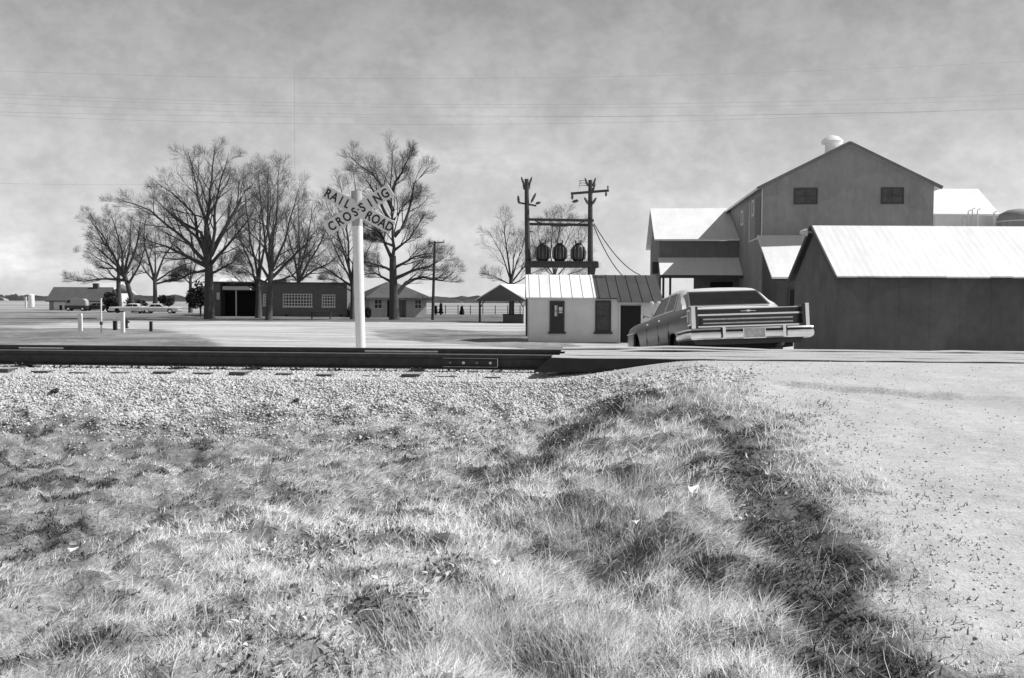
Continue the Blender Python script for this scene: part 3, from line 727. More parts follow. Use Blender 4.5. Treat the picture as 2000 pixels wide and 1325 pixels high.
# lean-to in front of the barn
lt = thing('lean_to_shed', 'dark lean-to with steep white roof against the barn gable', 'shed', (B0[0], B0[1], GZ), YAW)
zt, zb = W(1530,459,57.6).z-GZ, W(1530,541,52.6).z-GZ
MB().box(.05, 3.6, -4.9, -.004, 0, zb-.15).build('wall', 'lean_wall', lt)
slope_roof(-.30, 4.2, -5.25, zb, -.01, zt, .10).build('roof', 'white_roof', lt)
MB().add([(.05,-4.9,zb-.15),(.05,-.01,zb-.15),(.05,-.01,zt-.12)], [(0,1,2)]).build('cheek', 'lean_wall', lt)
d_ = MB().box(.7, 2.7, -4.95, -4.905, 0, 2.6).build('door', 'interior_dark', lt)
MB().box(.62,.7,-4.97,-4.903,0,2.68).box(2.7,2.78,-4.97,-4.903,0,2.68).box(.7,2.7,-4.97,-4.903,2.6,2.68).build('door_frame', 'dark_trim', d_)

# left annex with awning
an = thing('loading_annex', 'white roofed annex with drive-through opening left of the barn', 'annex', (B0[0], B0[1], GZ), YAW)
ze, zr = 6.18, 8.85; xl = -5.35; yf, yr, yb_ = 9.6, 15.6, 21.6
w_ = MB()
w_.box(xl, -.01, yf, yf+.15, 4.3, ze-.1)                       # band over the opening
w_.box(-3.0, -.01, yf, yf+.15, 0, 4.3)
w_.prism([(yf+.151,0),(yb_,0),(yb_,ze-.1),(yr,zr-.12),(yf+.151,ze-.06)], xl, xl+.15, 'x')
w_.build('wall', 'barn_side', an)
slope_roof(xl-.35, -.02, yf-.35, ze, yr, zr, .10).build('roof', 'white_roof', an)
slope_roof(xl-.35, -.02, yb_+.35, ze, yr, zr, .10).build('roof', 'white_roof', an)
aw = slope_roof(xl-.05, -.02, yf-2.2, 3.72, yf-.01, 4.95, .16).build('awning', 'white_roof', an)
MB().box(xl-.05,-.02, yf-2.24, yf-2.202, 3.5, 3.7).build('fascia', 'dark_trim', aw)
for u in (xl+.1, xl+.55): MB().box(u, u+.14, yf-2.1, yf-1.95, 0, 3.6).build('post', 'dark_trim', an)
MB().box(-1.9,-.4, yf-.06, yf-.004, 0, 3.3).build('door', 'interior_dark', an)
MB().box(xl-.4, xl-.01, yf+1, yf+1.8, 3.9, 4.7).build('meter_box', 'dark_trim', an)

# long building at right
LX = GX(1632, 30); LF = 30.0
lg = thing('long_shed', 'long dark walled shed with broad white metal roof behind the road', 'shed', (LX, LF, GZ), 0)
he = W(1700,538,29.7).z-GZ; hr = W(1700,441,32.2).z-GZ; dp = 2.25; LL = 20
m_ = MB(); m_.add([(0,0,0),(LL,0,0),(LL,0,he-.08),(0,0,he-.08),(0,dp,hr-.12),(0,2*dp,he-.08),(0,2*dp,0),(LL,2*dp,0),(LL,2*dp,he-.08),(LL,dp,hr-.12)],
    [(0,1,2,3),(0,3,4,5,6),(7,6,5,8),(1,7,8,9,2)])
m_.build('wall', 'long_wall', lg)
# corrugated roof: one undulating sheet per slope
def corr_roof(par, x0, x1, ya, za, yb, zb, pitch=.22, amp=.0014, name='roof'):
    nx = int((x1-x0)/(pitch/4)); r_ = random.Random(3); vs = []; fs = []; d = Vector((0, yb-ya, zb-za)).normalized(); nn = Vector((0,-d.z,d.y)); nn = nn if nn.z > 0 else -nn
    lip = 0; mm = []
    for i in range(nx+1):
        u = x0+(x1-x0)*i/nx; wv = amp*math.sin(2*math.pi*i/4+.7)
        if i % 12 == 0: lip = r_.uniform(-.02, .025)
        for q, (yy, zz) in enumerate(((ya, za), (yb, zb))):
            off = d*(lip if q == 0 else 0)
            p = Vector((u, yy, zz))+off+nn*wv; vs += [p, p-nn*.05]
    for i in range(nx):
        a = i*4; b = a+4
        fs += [(a,b,b+2,a+2),(a+1,a+3,b+3,b+1),(a,a+1,b+1,b),(a+2,b+2,b+3,a+3)]; mm += [0,1,0,0]
    fs += [(0,2,3,1),(nx*4,nx*4+1,nx*4+3,nx*4+2)]; mm += [1, 1]
    q_ = MB().add(vs, fs); q_.m = mm; return q_.build(name, None, par, mats=['white_roof','dark_trim'])  # underside and end faces coloured dark, shade under the sheet painted in
corr_roof(lg, -.12, LL+.3, -.3, he-.02, dp, hr); corr_roof(lg, -.12, LL+.3, 2*dp+.3, he-.02, dp, hr)
MB().bar((-.14,-.3,he-.08),(-.14,dp,hr-.04),.05,.14).bar((-.14,dp,hr-.04),(-.14,2*dp+.3,he-.08),.05,.14).build('barge_board', 'dark_trim', lg)
MB().lathe((-.35, dp+.05, hr-.22), [(.05,-.12),(.10,0),(.13,.10),(.05,.14)], 12, 'x').tube([(0,dp+.05,hr-.22),(-.25,dp+.05,hr-.20)], .03, 8).build('yard_lamp', 'pale_trim', lg)

# far right: warehouse behind the barn
wh = thing('warehouse', 'pale warehouse with white hipped roof showing behind barn at right', 'warehouse', (GX(1790, 82), 82, GZ), 0)
zew = W(1880,418,82).z-GZ; zrw = W(1880,369,88).z-GZ; x1_ = GX(1948,82)-GX(1790,82); xr = GX(1905,88)-GX(1790,82)
MB().box(.2, x1_-.2, .3, 12, 0, zew-.1).build('wall', 'office_wall', wh)
MB().add([(0,0,zew),(x1_,0,zew),(x1_,12.3,zew),(0,12.3,zew),(0,6,zrw),(xr,6,zrw),(0,0,zew-.12),(x1_,0,zew-.12),(x1_,12.3,zew-.12),(0,12.3,zew-.12)],
   [(0,1,5,4),(1,2,5),(2,3,4,5),(3,0,4),(6,9,8,7),(0,6,7,1),(1,7,8,2),(2,8,9,3),(3,9,6,0)]).build('roof', 'white_roof', wh)
lw = thing('pipe_shed', 'low pale grey shed top with upright pipes beside the warehouse', 'shed', (GX(1822, 76), 76, GZ), 0)
zl = W(1900,422,76).z-GZ; L_ = GX(2080,76)-GX(1822,76)
MB().box(0, L_, 0, 5, 0, zl).build('wall', 'office_wall', lw)
for px_, hh in ((1885,.35),(1893,.5),(1903,.45),(1876,-.1),(1935,.25)):
    u = GX(px_,76)-GX(1822,76); MB().tube([(u,-.1,zl-1.2),(u,-.1,zl+hh),(u+.2,-.1,zl+hh+.08)], .045, 8).build('pipe', 'office_wall', lw)
cy_ = thing('round_tank', 'dark dome topped tank at right edge above the long shed roof', 'tank', (GX(1985,74), 74, GZ), 0)
ztop = W(1980,408,74).z-GZ
MB().lathe((0,0,0), [(1.5,0),(1.5,ztop-.75),(1.35,ztop-.4),(.8,ztop-.1),(.15,ztop)], 20).build('shell', 'barn_wall', cy_, 40)
MB().lathe((0,0,ztop-1.0), [(1.53,0),(1.53,.08)], 20).build('band', 'pale_trim', cy_, 40)

# office
OD = 46.7; OX = GX(1033, OD); of = thing('office_building', 'small pale office with half white and half dark metal roof', 'building', (OX, OD, GZ), 0)
ow = GX(1288, OD)-OX; he = W(1100,581,46.4).z-GZ; hr = W(1100,537,49).z-GZ; od = 2.3
m_ = MB(); m_.add([(0,0,0),(ow,0,0),(ow,0,he-.05),(0,0,he-.05),(0,od,hr-.1),(0,2*od,he-.05),(0,2*od,0),(ow,2*od,0),(ow,2*od,he-.05),(ow,od,hr-.1)],
    [(0,1,2,3),(0,3,4,5,6),(7,6,5,8),(1,7,8,9,2)])
m_.build('wall', 'office_wall', of)
xs_ = GX(1163, OD)-OX; xd = GX(1203, OD)-OX
slope_roof(-.14, xs_-.004, -.28, he-.01, od, hr, .05, seam=.5).build('roof', 'white_roof', of)
r2 = slope_roof(xs_, xd, -.28, he-.02, od, hr-.01, .05, seam=.5); slope_roof(xd+.002, ow+.1, -.62, he-.20, od, hr-.015, .05, seam=.5, mb=r2)
r2.bar((xs_, od-.25, hr-.10), (xs_+.55, od-.25, hr-.10), .05, .02)
r2.build('roof', 'dark_roof', of, ); of.children
slope_roof(-.14, ow+.1, 2*od+.28, he-.01, od, hr, .05).build('roof', 'white_roof', of)
xw = lambda p: GX(p, OD)-OX; zw = lambda p: W(1100, p, OD).z-GZ
window(of, xw(1073), xw(1102), zw(648), zw(588), 0, 2, 3, 'dark_trim', 'window_glass', fw=.09, mw=.03)
window(of, xw(1162), xw(1193), zw(648), zw(587), 0, 1, 2, 'dark_trim', 'dim_glass', fw=.09, mw=.04)
cw = [c for c in bpy.data.objects if c.name.startswith('window') and c.parent == of][0]
MB().box(xw(1083), xw(1090)-.03, -.024, -.0105, zw(618), zw(597)).box(xw(1091), xw(1098), -.024, -.0105, zw(612), zw(600)).build('pane_reflection', 'office_wall', cw)  # pale boxes on the glass, painted reflections in the panes
for a_, b_ in ((1073,1102),(1162,1193)): MB().box(xw(a_)-.06, xw(b_)+.06, -.12, -.003, zw(648)-.10, zw(648)-.002).build('sill', 'dark_trim', of)
# open doorway: flat dark slab, its inside's shade put into the colour, and frame
MB().box(xw(1211), xw(1251), -.05, -.003, 0.02, zw(597)).build('doorway', 'interior_dark', of)
MB().box(xw(1209)-.02, xw(1211), -.07, -.004, 0, zw(595)+.05).box(xw(1251), xw(1253)+.02, -.07, -.004, 0, zw(595)+.05).build('door_frame', 'office_wall', of)
MB().box(xd, ow, -.64, -.60, he-.30, he-.22).build('fascia', 'grey_wood', of)

# pipe stand by the office corner
ps = thing('pipe_stand', 'pale upright pipes with a dark cylinder by the office doorway', 'pipes', (GX(1279, 40), 40, GZ), 0)
zps = W(1279,592,40).z-GZ
for u in (-.14, .13): MB().tube([(u,0,0),(u,0,zps)], .045, 10).lathe((u,0,zps), [(.08,-.06),(.08,.03),(.03,.06)], 10).build('pipe', 'pale_trim', ps)
MB().lathe((0,-.02,zps*.48), [(.10,0),(.12,.1),(.12,.45),(.06,.52)], 12).build('regulator', 'dark_trim', ps)

# pavilion
pl, pr = (GX(934, 91), 91.0), (GX(1024, 87), 87.0); ang = math.atan2(pr[1]-pl[1], pr[0]-pl[0]); wp = math.hypot(pr[0]-pl[0], pr[1]-pl[1])
pv = thing('pavilion', 'open sided picnic shelter with white roof and dark gable', 'shelter', (pl[0], pl[1], GZ), ang)
he = W(975,583,90).z-GZ; hp = W(975,555,89).z-GZ; dl = 9
for u in (.1, wp-.1):
    for v in (.1, dl/2, dl-.1): MB().box(u-.07, u+.07, v-.07, v+.07, 0, he-.05).build('post', 'pale_trim' if (u > 1 and v < 1) else 'pole_wood', pv)
MB().prism([(-.2,he-.25),(wp+.2,he-.25),(wp+.2,he-.05),(wp/2,hp-.06),(-.2,he-.05)], .0, .08, 'y').build('gable', 'shingle_mid', pv)
MB().bar((.1,.1,he-.9),(.7,.1,he-.25),.07,.07).bar((wp-.1,.1,he-.9),(wp-.7,.1,he-.25),.07,.07).build('brace', 'pole_wood', pv)
for sg in (0, 1):
    xe = -.3 if sg == 0 else wp+.3
    MB().add([(xe,-.1,he-.12),(wp/2,-.1,hp),(wp/2,dl+.1,hp),(xe,dl+.1,he-.12),(xe,-.1,he-.2),(wp/2,-.1,hp-.08),(wp/2,dl+.1,hp-.08),(xe,dl+.1,he-.2)],
       [(0,1,2,3),(7,6,5,4),(0,4,5,1),(3,2,6,7),(0,3,7,4),(1,5,6,2)]).build('roof', 'white_roof', pv)
bn = thing('storage_bin', 'low black bin standing under the picnic shelter', 'bin', (GX(1005, 88.5), 88.5, GZ), ang*.3)
MB().prism([(-.95,0),(1.3,0),(1.3,.72),(-.95,.72)], -.5, .5, 'y').build('body', 'car_dark', bn); MB().box(-1.0,1.35,-.55,.55,.722,.80).build('lid', 'rubber', bn)

# brick house
HD = 118.0; hx = GX(395, HD); bh = thing('brick_house', 'long flat roofed dark brick house behind the bare trees', 'house', (hx, HD, GZ), 0)
hw = GX(678, HD)-hx; zz = lambda p: W(540, p, HD).z-GZ; xx = lambda p: GX(p, HD)-hx
ht_ = zz(554); hb = 0
m_ = MB(); m_.box(xx(503), hw, 0, 9, 0, ht_); m_.box(0, xx(503)-.003, 3.2, 9, 0, ht_+.05); m_.box(0, xx(425), 1.2, 3.197, 0, ht_+.02); m_.build('wall', 'brick', bh)
MB().box(xx(503)-.15, hw+.15, -.15, 9.1, ht_+.002, ht_+.16).box(-.15, xx(503)-.16, .9, 9.1, ht_+.052, ht_+.22).build('roof', 'shingle', bh)
MB().box(xx(438), xx(492), -.6, 3.19, zz(567), zz(560)).build('porch_awning', 'pale_trim', bh)
MB().box(xx(463)-.06, xx(463)+.06, -.4, -.28, 0, zz(568)).build('porch_post', 'pale_trim', bh)
MB().box(xx(426), xx(502), 3.1, 3.195, 0, zz(569)).build('porch_wall', 'interior_dark', bh)  # black sheet before the brick, shade of the porch recess as colour
MB().box(xx(418), xx(424), 1.1, 1.197, zz(586), zz(572)).build('side_light', 'pale_trim', bh)
for p0, p1, cols, q0, q1 in ((514, 526, 3, 597, 575), (553, 610, 10, 599, 574), (629, 655, 5, 599, 575)):
    f = window(bh, xx(p0), xx(p1), zz(q0), zz(q1), 0, cols, 4, 'pale_trim', 'window_glass', fw=.12, mw=.10, depth=.08)
    MB().box(xx(p0)-.05, xx(p1)+.1, -.14, -.082, zz(q0)-.12, zz(q0)+.02).build('sill', 'pale_trim', f)
for p0 in (557, 663): MB().box(xx(p0), xx(p0)+.3, -.03, -.003, .05, .25).build('foundation_vent', 'interior_dark', bh)
MB().box(xx(520), xx(545), 4, 6, ht_+.162, zz(545)).build('chimney', 'brick', bh)
MB().box(hw+.01, hw+.5, 1, 2, zz(606), zz(592)).build('air_unit', 'pale_trim', bh)
# pale shed behind
sb = thing('pale_roofed_shed', 'pale roof showing over the flat brick house', 'shed', (GX(425,135), 135, GZ), 0)
sw = GX(520,135)-GX(425,135); zs = lambda p: W(470, p, 135).z-GZ
MB().box(0, sw, 0, 6, 0, zs(556)).build('wall', 'office_wall', sb); slope_roof(-.3, sw+.3, -.3, zs(556), 3, zs(543), .1).build('roof', 'white_roof', sb); slope_roof(-.3, sw+.3, 6.3, zs(556), 3, zs(543), .1).build('roof', 'white_roof', sb)

# hip roofed house
H2 = 116.0; h2x = GX(722, H2); hh = thing('hip_roofed_house', 'small pale house with dark hipped roof right of the signpost', 'house', (h2x, H2, GZ), R(22))
wl, dl = 6.9, 7.0; e_ = W(780,582,H2).z-GZ; p_ = W(780,551,H2+3).z-GZ
w_ = MB(); w_.box(0, 2.1, 0, dl, 0, e_-.1); w_.box(2.103, 4.4, 1.5, dl, 0, e_-.1); w_.box(4.403, wl, .0, dl, 0, e_-.1); w_.build('wall', 'brick_pale', hh)
MB().add([(-.6,-.6,e_),(wl+.6,-.6,e_),(wl+.6,dl+.6,e_),(-.6,dl+.6,e_),(wl*.42,dl/2,p_),(wl*.58,dl/2,p_),(-.6,-.6,e_-.28),(wl+.6,-.6,e_-.28),(wl+.6,dl+.6,e_-.28),(-.6,dl+.6,e_-.28)],
   [(0,1,5,4),(1,2,5),(2,3,4,5),(3,0,4),(6,9,8,7),(0,6,7,1),(1,7,8,2),(2,8,9,3),(3,9,6,0)]).build('roof', 'shingle_mid', hh)
MB().box(2.5,3.4,1.44,1.497,0,2.1).build('door', 'interior_dark', hh)
window(hh, 5.4, 6.3, 1.0, 2.1, 0, 2, 2, 'pale_trim', 'window_glass', fw=.08, mw=.06)
window(hh, .5, 1.5, 1.0, 2.1, 0, 2, 2, 'pale_trim', 'window_glass', fw=.08, mw=.06)

# left barn
LD = 178.0; lb = thing('low_barn', 'low barn with grey shingle roof and white front at far left', 'barn', (GX(94, LD), LD, GZ), R(4))
lw_ = GX(203,LD)-GX(94,LD); ze_ = W(150,586,LD).z-GZ; zp_ = W(150,561,LD+3.5).z-GZ
MB().box(.2, 1.0, 0, 7, 0, ze_-.1).build('wall', 'barn_wall', lb); 
MB().box(1.003, lw_-.2, 0, 7, 0, ze_-.1).prism([(.2,ze_-.1),(3.5,zp_-.15),(6.8,ze_-.1)], .2, .4, 'x').build('wall', 'pale_trim', lb)
slope_roof(-.3, lw_+.3, -.5, ze_-.15, 3.5, zp_, .2).build('roof', 'shingle_mid', lb); slope_roof(-.3, lw_+.3, 7.5, ze_-.15, 3.5, zp_, .2).build('roof', 'shingle_mid', lb)
MB().box(lw_*.68, lw_*.68+.9, 3.0, 3.9, zp_-.3, zp_+.7).build('chimney', 'shingle_mid', lb)
MB().box(lw_*.2, lw_*.2+.45, -.05, -.003, 0, .9).build('hatch', 'interior_dark', lb)
wb_ = thing('white_roofed_barn', 'bright white roof rising behind the low barn at far left', 'barn', (GX(165, 215), 215, GZ), R(-20))
zz2 = lambda p: W(200, p, 215).z-GZ; ww = GX(222,215)-GX(165,215)
MB().box(0, ww, 0, 8, 0, zz2(573)).build('wall', 'pale_trim', wb_); slope_roof(-.4, ww+.4, -.4, zz2(574), 4, zz2(552), .2).build('roof', 'white_roof', wb_); slope_roof(-.4, ww+.4, 8.4, zz2(574), 4, zz2(552), .2).build('roof', 'white_roof', wb_)
# tank
tk = thing('storage_tank', 'slim white upright tank standing in the field at far left', 'tank', (GX(61.5, 225), 225, GZ), 0)
zt_ = W(61,575,225).z-GZ; MB().lathe((0,0,.15), [(.62,0),(.65,.05),(.65,zt_-.35),(.5,zt_-.18),(.1,zt_-.1)], 20).build('shell', 'white_paint', tk, 40)
for a in range(3): MB().box(.5*math.cos(a*2.1)-.05,.5*math.cos(a*2.1)+.05,.5*math.sin(a*2.1)-.05,.5*math.sin(a*2.1)+.05,0,.2).build('leg', 'steel_plate', tk)
mp_ = thing('meter_post', 'thin pale post with a small hood left of the white tank', 'post', (GX(50.5, 222), 222, GZ), 0)
MB().box(-.16,.16,-.1,.1,0,W(50,582,222).z-GZ).build('post', 'office_wall', mp_); MB().box(-.45,.2,-.15,.15,W(50,582,222).z-GZ,W(50,580,222).z-GZ).build('hood', 'pale_trim', mp_)

# ------------------------------------------------------------------ posts, bench, fence at left middle distance
def simple_post(px, pyb, pyt, wpx, matn, label, shape='box'):
    D = (EYE.z-GZ)*F/(pyb-587-px*.002); x0 = GX(px, D); h = W(px, pyt, D).z-float(gz(x0, D)); wd_ = wpx/F*D
    root = thing('post', label, 'post', (x0, D, float(gz(x0, D))), 0)
    if shape == 'box': MB().box(-wd_/2, wd_/2, -wd_/2, wd_/2, -.2, h-.03).build('shaft', matn, root)
    else: MB().tube([(0,0,-.2),(0,0,h-.03)], wd_/2, 12).build('shaft', matn, root, 40)
    MB().box(-wd_/2-.01, wd_/2+.01, -wd_/2-.01, wd_/2+.01, h-.028, h).build('cap', matn, root); return root, D, h
simple_post(157, 651, 613, 6.5, 'white_paint', 'white square post, leftmost of the yard posts')
rt, pd, ph = simple_post(240, 651, 610, 6.5, 'white_paint', 'white square post carrying the left end of nothing but a side rail')
rt['label'] = 'white square post joined by a low pale rail, right of the thin standpipe'
MB().box(GX(190,pd)-GX(240,pd), -.08, -.05, .05, W(215,625,pd).z-GZ, W(215,621,pd).z-GZ).build('rail', 'white_paint', rt)
simple_post(225, 646, 627, 6.5, 'stone_dark', 'short black post between the two white yard posts')
simple_post(295, 649, 628, 5, 'stone_dark', 'short dark post alone, rightmost of the yard posts')
rt2, pd2, ph2 = simple_post(198, 651, 583, 3, 'office_wall', 'tall thin standpipe between the white yard posts', 'round')
MB().lathe((0,0,W(198,632,pd2).z-GZ), [(.03,-.12),(.09,-.06),(.09,.06),(.03,.12)], 10).build('valve', 'dark_trim', rt2)
hyd = thing('hydrant', 'small dark hydrant beside the rightmost white yard post', 'hydrant', (GX(247,66), 66, GZ), 0)
MB().lathe((0,0,0), [(.14,0),(.14,.08),(.09,.1),(.10,.5),(.13,.52),(.12,.62),(.04,.70)], 12).build('barrel', 'stone_dark', hyd, 40)
MB().lathe((0,0,.42), [(.06,-.2),(.06,.2)], 10, 'x').build('nozzle', 'stone_dark', hyd, 40)
bnch = thing('bench', 'rough plank bench on the lawn before the brick house', 'bench', (GX(628, 104), 104, GZ), R(3))
MB().box(-1.1,1.0,-.2,.2,.62,.70).build('seat', 'pole_wood', bnch)
for u in (-1.0, .9): MB().box(u-.05,u+.05,-.17,.17,0,.618).build('leg', 'pole_wood', bnch)
# wire fence beyond the pole
fx0, fx1, FD = GX(846,150), GX(1040,150), 150.0
fn = thing('wire_fence', 'low wire fence with thin posts across the far field', 'fence', (fx0, FD, GZ), 0)
for i in range(9):
    u = (fx1-fx0)*i/8; MB().box(u-.06,u+.06,-.06,.06,0,1.35).build('post', 'pole_wood', fn)
m_ = MB()
for z_ in (.4,.8,1.15,1.3): m_.tube([(0,0,z_),(fx1-fx0,0,z_)], .012, 4)
m_.build('wires', 'wire', fn)

# ------------------------------------------------------------------ poles and transformer rack
class Grp:
    def __init__(s): s.l = []
    def tube(s, *a): s.l.append(a)
    def build(s, name, matn, par):
        for a in s.l: MB().tube(*a).build(name, matn, par)
def insul(m_, p, h=.28, r_=.06, d=(0,0,1)):
    p = Vector(p); d = Vector(d).normalized(); pts = [p+d*(h*q) for q in (0,.15,.2,.4,.45,.65,.7,1)]; m_.tube(pts, [r_*.4,r_*.5,r_,r_*.7,r_,r_*.7,r_*.9,r_*.3], 8)
PD = 55.0
def zp(p, px=1090, d=PD): return W(px, p, d).z-GZ
def pole(px, ptop, label, top_extra):
    x0 = GX(px, PD); root = thing('utility_pole', label, 'pole', (x0, PD, GZ), 0, 'poles of the transformer rack')
    h = zp(ptop, px); xt = W(px if px > 1100 else 1028.5, ptop, PD).x-x0
    MB().tube([(0,0,-.3),(xt*.3,0,h*.35),(xt*.8,0,h*.75),(xt,0,h)], [.18,.16,.135,.11], 12).build('shaft', 'pole_wood', root, 40)
    top_extra(root, xt, h); return root
def topA(root, xt, h):
    m_ = Grp()
    for sx in (-1, 1):
        insul(m_, (xt+sx*.13,0,h-.35), .5, .07, (sx*.35,0,1)); insul(m_, (xt+sx*.10,.1,h-.6), .4, .08, (sx*.2,0,1))
    insul(m_, (xt-.42,0,h-1.35), .45, .08, (-.1,0,1)); insul(m_, (xt+.25,0,h-1.3), .6, .08, (.5,0,1)); insul(m_, (xt+.5,0,h-1.35), .3, .09, (1,0,.3))
    m_.build('insulator', 'porcelain', root)
    MB().bar((xt-.45,.14,h-1.28),(xt+.55,.14,h-1.45),.09,.09).build('bracket', 'pole_wood', root)
    MB().box(xt+.13, xt+.35, -.03,.03,h-2.9,h-2.84).box(.10+xt*.6,.34+xt*.6,-.03,.03,3.2,3.26).build('step', 'steel_plate', root)
def topB(root, xt, h):
    m_ = Grp()
    for sx in (-1, 1): insul(m_, (xt+sx*.13,0,h-.35), .5, .07, (sx*.35,0,1)); insul(m_, (xt+sx*.1,-.1,h-1.35), .45, .08, (sx*.6,0,1))
    insul(m_, (xt+.1,0,h-.75), .6, .07, (.3,0,1))
    insul(m_, (xt-.65,0,h-1.12), .35, .10, (-1,0,-.25)); m_.build('insulator', 'porcelain', root)
    zc = h-.72; a = MB().bar((xt-1.08,-.2,zc-.05),(xt+1.0,-.2,zc+.13),.11,.13).build('crossarm', 'pole_wood', root)
    q = Grp(); insul(q, (xt-1.0,-.2,zc-.1), .28, .08, (0,0,-1)); insul(q, (xt+.95,-.2,zc+.19), .22, .05); insul(q, (xt+.85,-.2,zc+.05), .25, .07, (0,0,-1)); q.build('insulator', 'porcelain', a)
    r_ = MB()
    for k in range(3): r_.tube([(xt-.62+.03*k,.0,h-.08-.13*k),(xt-.45,0,h-.02-.13*k),(xt-.2,0,h-.06-.13*k)], .016, 5)
    r_.tube([(xt-.62,0,h-.4),(xt-.55,0,h+.0)], .014, 5); r_.build('wire_rack', 'steel_plate', root)
poleA = pole(1033, 350, 'left rack pole crowded with insulators, rising at the office corner', topA)
poleB = pole(1153, 352, 'right rack pole carrying a tilted crossarm with hanging insulators', topB)
xa, xb = poleA.location.x, poleB.location.x
fr = thing('rack_frame', 'timber platform and twin crossbeams bolted between the two rack poles', 'frame', ((xa+xb)/2, PD, GZ), 0)
hw_ = (xb-xa)/2
for p0, y_ in ((430, -.24), (437.5, .24)):
    MB().bar((-hw_-.12,y_,zp(p0)), (hw_+.12,y_,zp(p0+1.5)), .1, .14).build('crossbeam', 'pole_wood', fr)
MB().box(-hw_-.25, hw_+.4, -.34, -.22, zp(523), zp(513)).build('platform_beam', 'pole_wood', fr)
MB().box(-hw_-.25, hw_+.4, .22, .34, zp(523), zp(513)).build('platform_beam', 'pole_wood', fr)
MB().box(-hw_-.2, hw_+.35, -.5, .5, zp(513)+.003, zp(513)+.06).build('deck', 'pole_wood', fr)
MB().bar((hw_+.1,-.28,zp(523)),(hw_+.02,-.28,zp(540)),.2,.3).build('corbel', 'pole_wood', fr)
zd = zp(513)+.063
def transformer(px, label):
    root = thing('transformer', label, 'transformer', (GX(px, PD), PD, GZ+zd), 0, 'transformers on the rack platform')
    hb_ = zp(477)-zd
    m_ = MB(); m_.lathe((0,0,0), [(.24,0),(.30,.06),(.33,.2),(.335,hb_*.55),(.31,hb_*.82),(.24,hb_*.93),(.16,hb_)], 20)
    tank_ = m_.build('tank', 'transformer', root, 40)
    for k in range(12):
        a = 2*math.pi*k/12; ca, sa = math.cos(a), math.sin(a)
        MB().tube([(.33*ca,.33*sa,.12),(.40*ca,.40*sa,.22),(.41*ca,.41*sa,hb_*.6),(.33*ca,.33*sa,hb_*.84)], .022, 6).build('cooling_fin', 'steel_plate', tank_)
    i_ = Grp(); insul(i_, (-.12,0,hb_-.02), .26, .05, (-.2,0,1)); insul(i_, (.12,0,hb_-.02), .26, .05, (.2,0,1)); i_.build('bushing', 'porcelain', root)
    MB().lathe((0,0,hb_+.002), [(.17,0),(.17,.05),(.06,.07)], 16).build('lid', 'transformer', root)
transformer(1059, 'finned black transformer on the platform, next to the left rack pole')
transformer(1092, 'finned black transformer on the platform, middle one of three')
transformer(1128, 'finned black transformer on the platform, next to the right rack pole')
def sagline(a, b, sag, n_=14): return [Vector(a).lerp(Vector(b), i/n_)-Vector((0,0,sag*4*(i/n_)*(1-i/n_))) for i in range(n_+1)]
def wire(a, b, sag, r_, label, m='wire', group=None, n_=14, name='power_line', cat='wire'):
    o = MB().tube(sagline(a, b, sag, n_), r_, 5).build(name, m); tag(o, label, cat, group); return o
for li, (a0, a1, px0, px1) in enumerate(((1041,438,1044,487),(1078,440,1066,487),(1080,440,1079,487),(1098,440,1098,487),(1107,440,1122,487),(1136,440,1133,487))):
    pa = W(a0, a1, PD); pb = W(px1 if False else px0 if px0 > 1000 else a0, 484, PD)
    b_ = Vector((pb.x, PD, W(px0, 484, PD).z)); m_ = MB(); mid_ = pa.lerp(b_, .45)+Vector((-.14, 0, 0))
    o = m_.tube([pa, pa.lerp(mid_, .5)+Vector((-.07,0,0)), mid_, mid_.lerp(b_, .5), b_], .013, 5).build('jumper_lead', 'wire')
    tag(o, ['left','right'][li % 2]+' looping lead dropping from the crossbeam to the '+['left','middle','right'][li//2]+' transformer', 'wire', 'leads hanging over the transformers')
wire(W(1160,437,PD), W(1290,541,66), 1.0, .028, 'upper of the two drop cables swooping from rack to the annex')
wire(W(1159,440,PD), W(1276,541,64), 1.5, .028, 'lower of the two drop cables swooping from rack to the annex')
wire(W(1041,430,PD-.2), W(1148,430,PD-.2), .35, .022, 'slack cable looped along the rack crossbeams')
# long faint overhead lines, running between poles outside the picture
for i, (p0, p1, dd, sag) in enumerate(((143, 118, 38, 1.0), (186, 190, 38, .9), (196, 205, 39, .8), (203, 222, 40, .9), (226, 205, 38, 1.1), (233, 226, 40, .6))):
    wire(W(-500, p0-30, dd+2), W(2500, p1-30, dd-2), sag, .0045, ['topmost faint wire crossing the upper sky','second faint wire from top across the sky','third faint wire from top, just under the second','fourth faint wire from top across the sky','fifth faint wire from top across the sky','lowest faint wire spanning the whole sky'][i], 'wire_thin', 'overhead wires crossing the sky', 30)
wire(W(-300, 345, 90), W(330, 360, 103), .3, .012, 'faint wire entering at left and ending in the bare tree', 'wire_thin')
rm = thing('radio_mast', 'very tall hair thin mast rising from behind the trees left of the sign', 'mast', (GX(577, 170), 170, GZ), 0)
MB().tube([(0,0,0),(0,0,W(577,120,170).z-GZ)], .035, 6).build('mast_tube', 'wire_thin', rm)
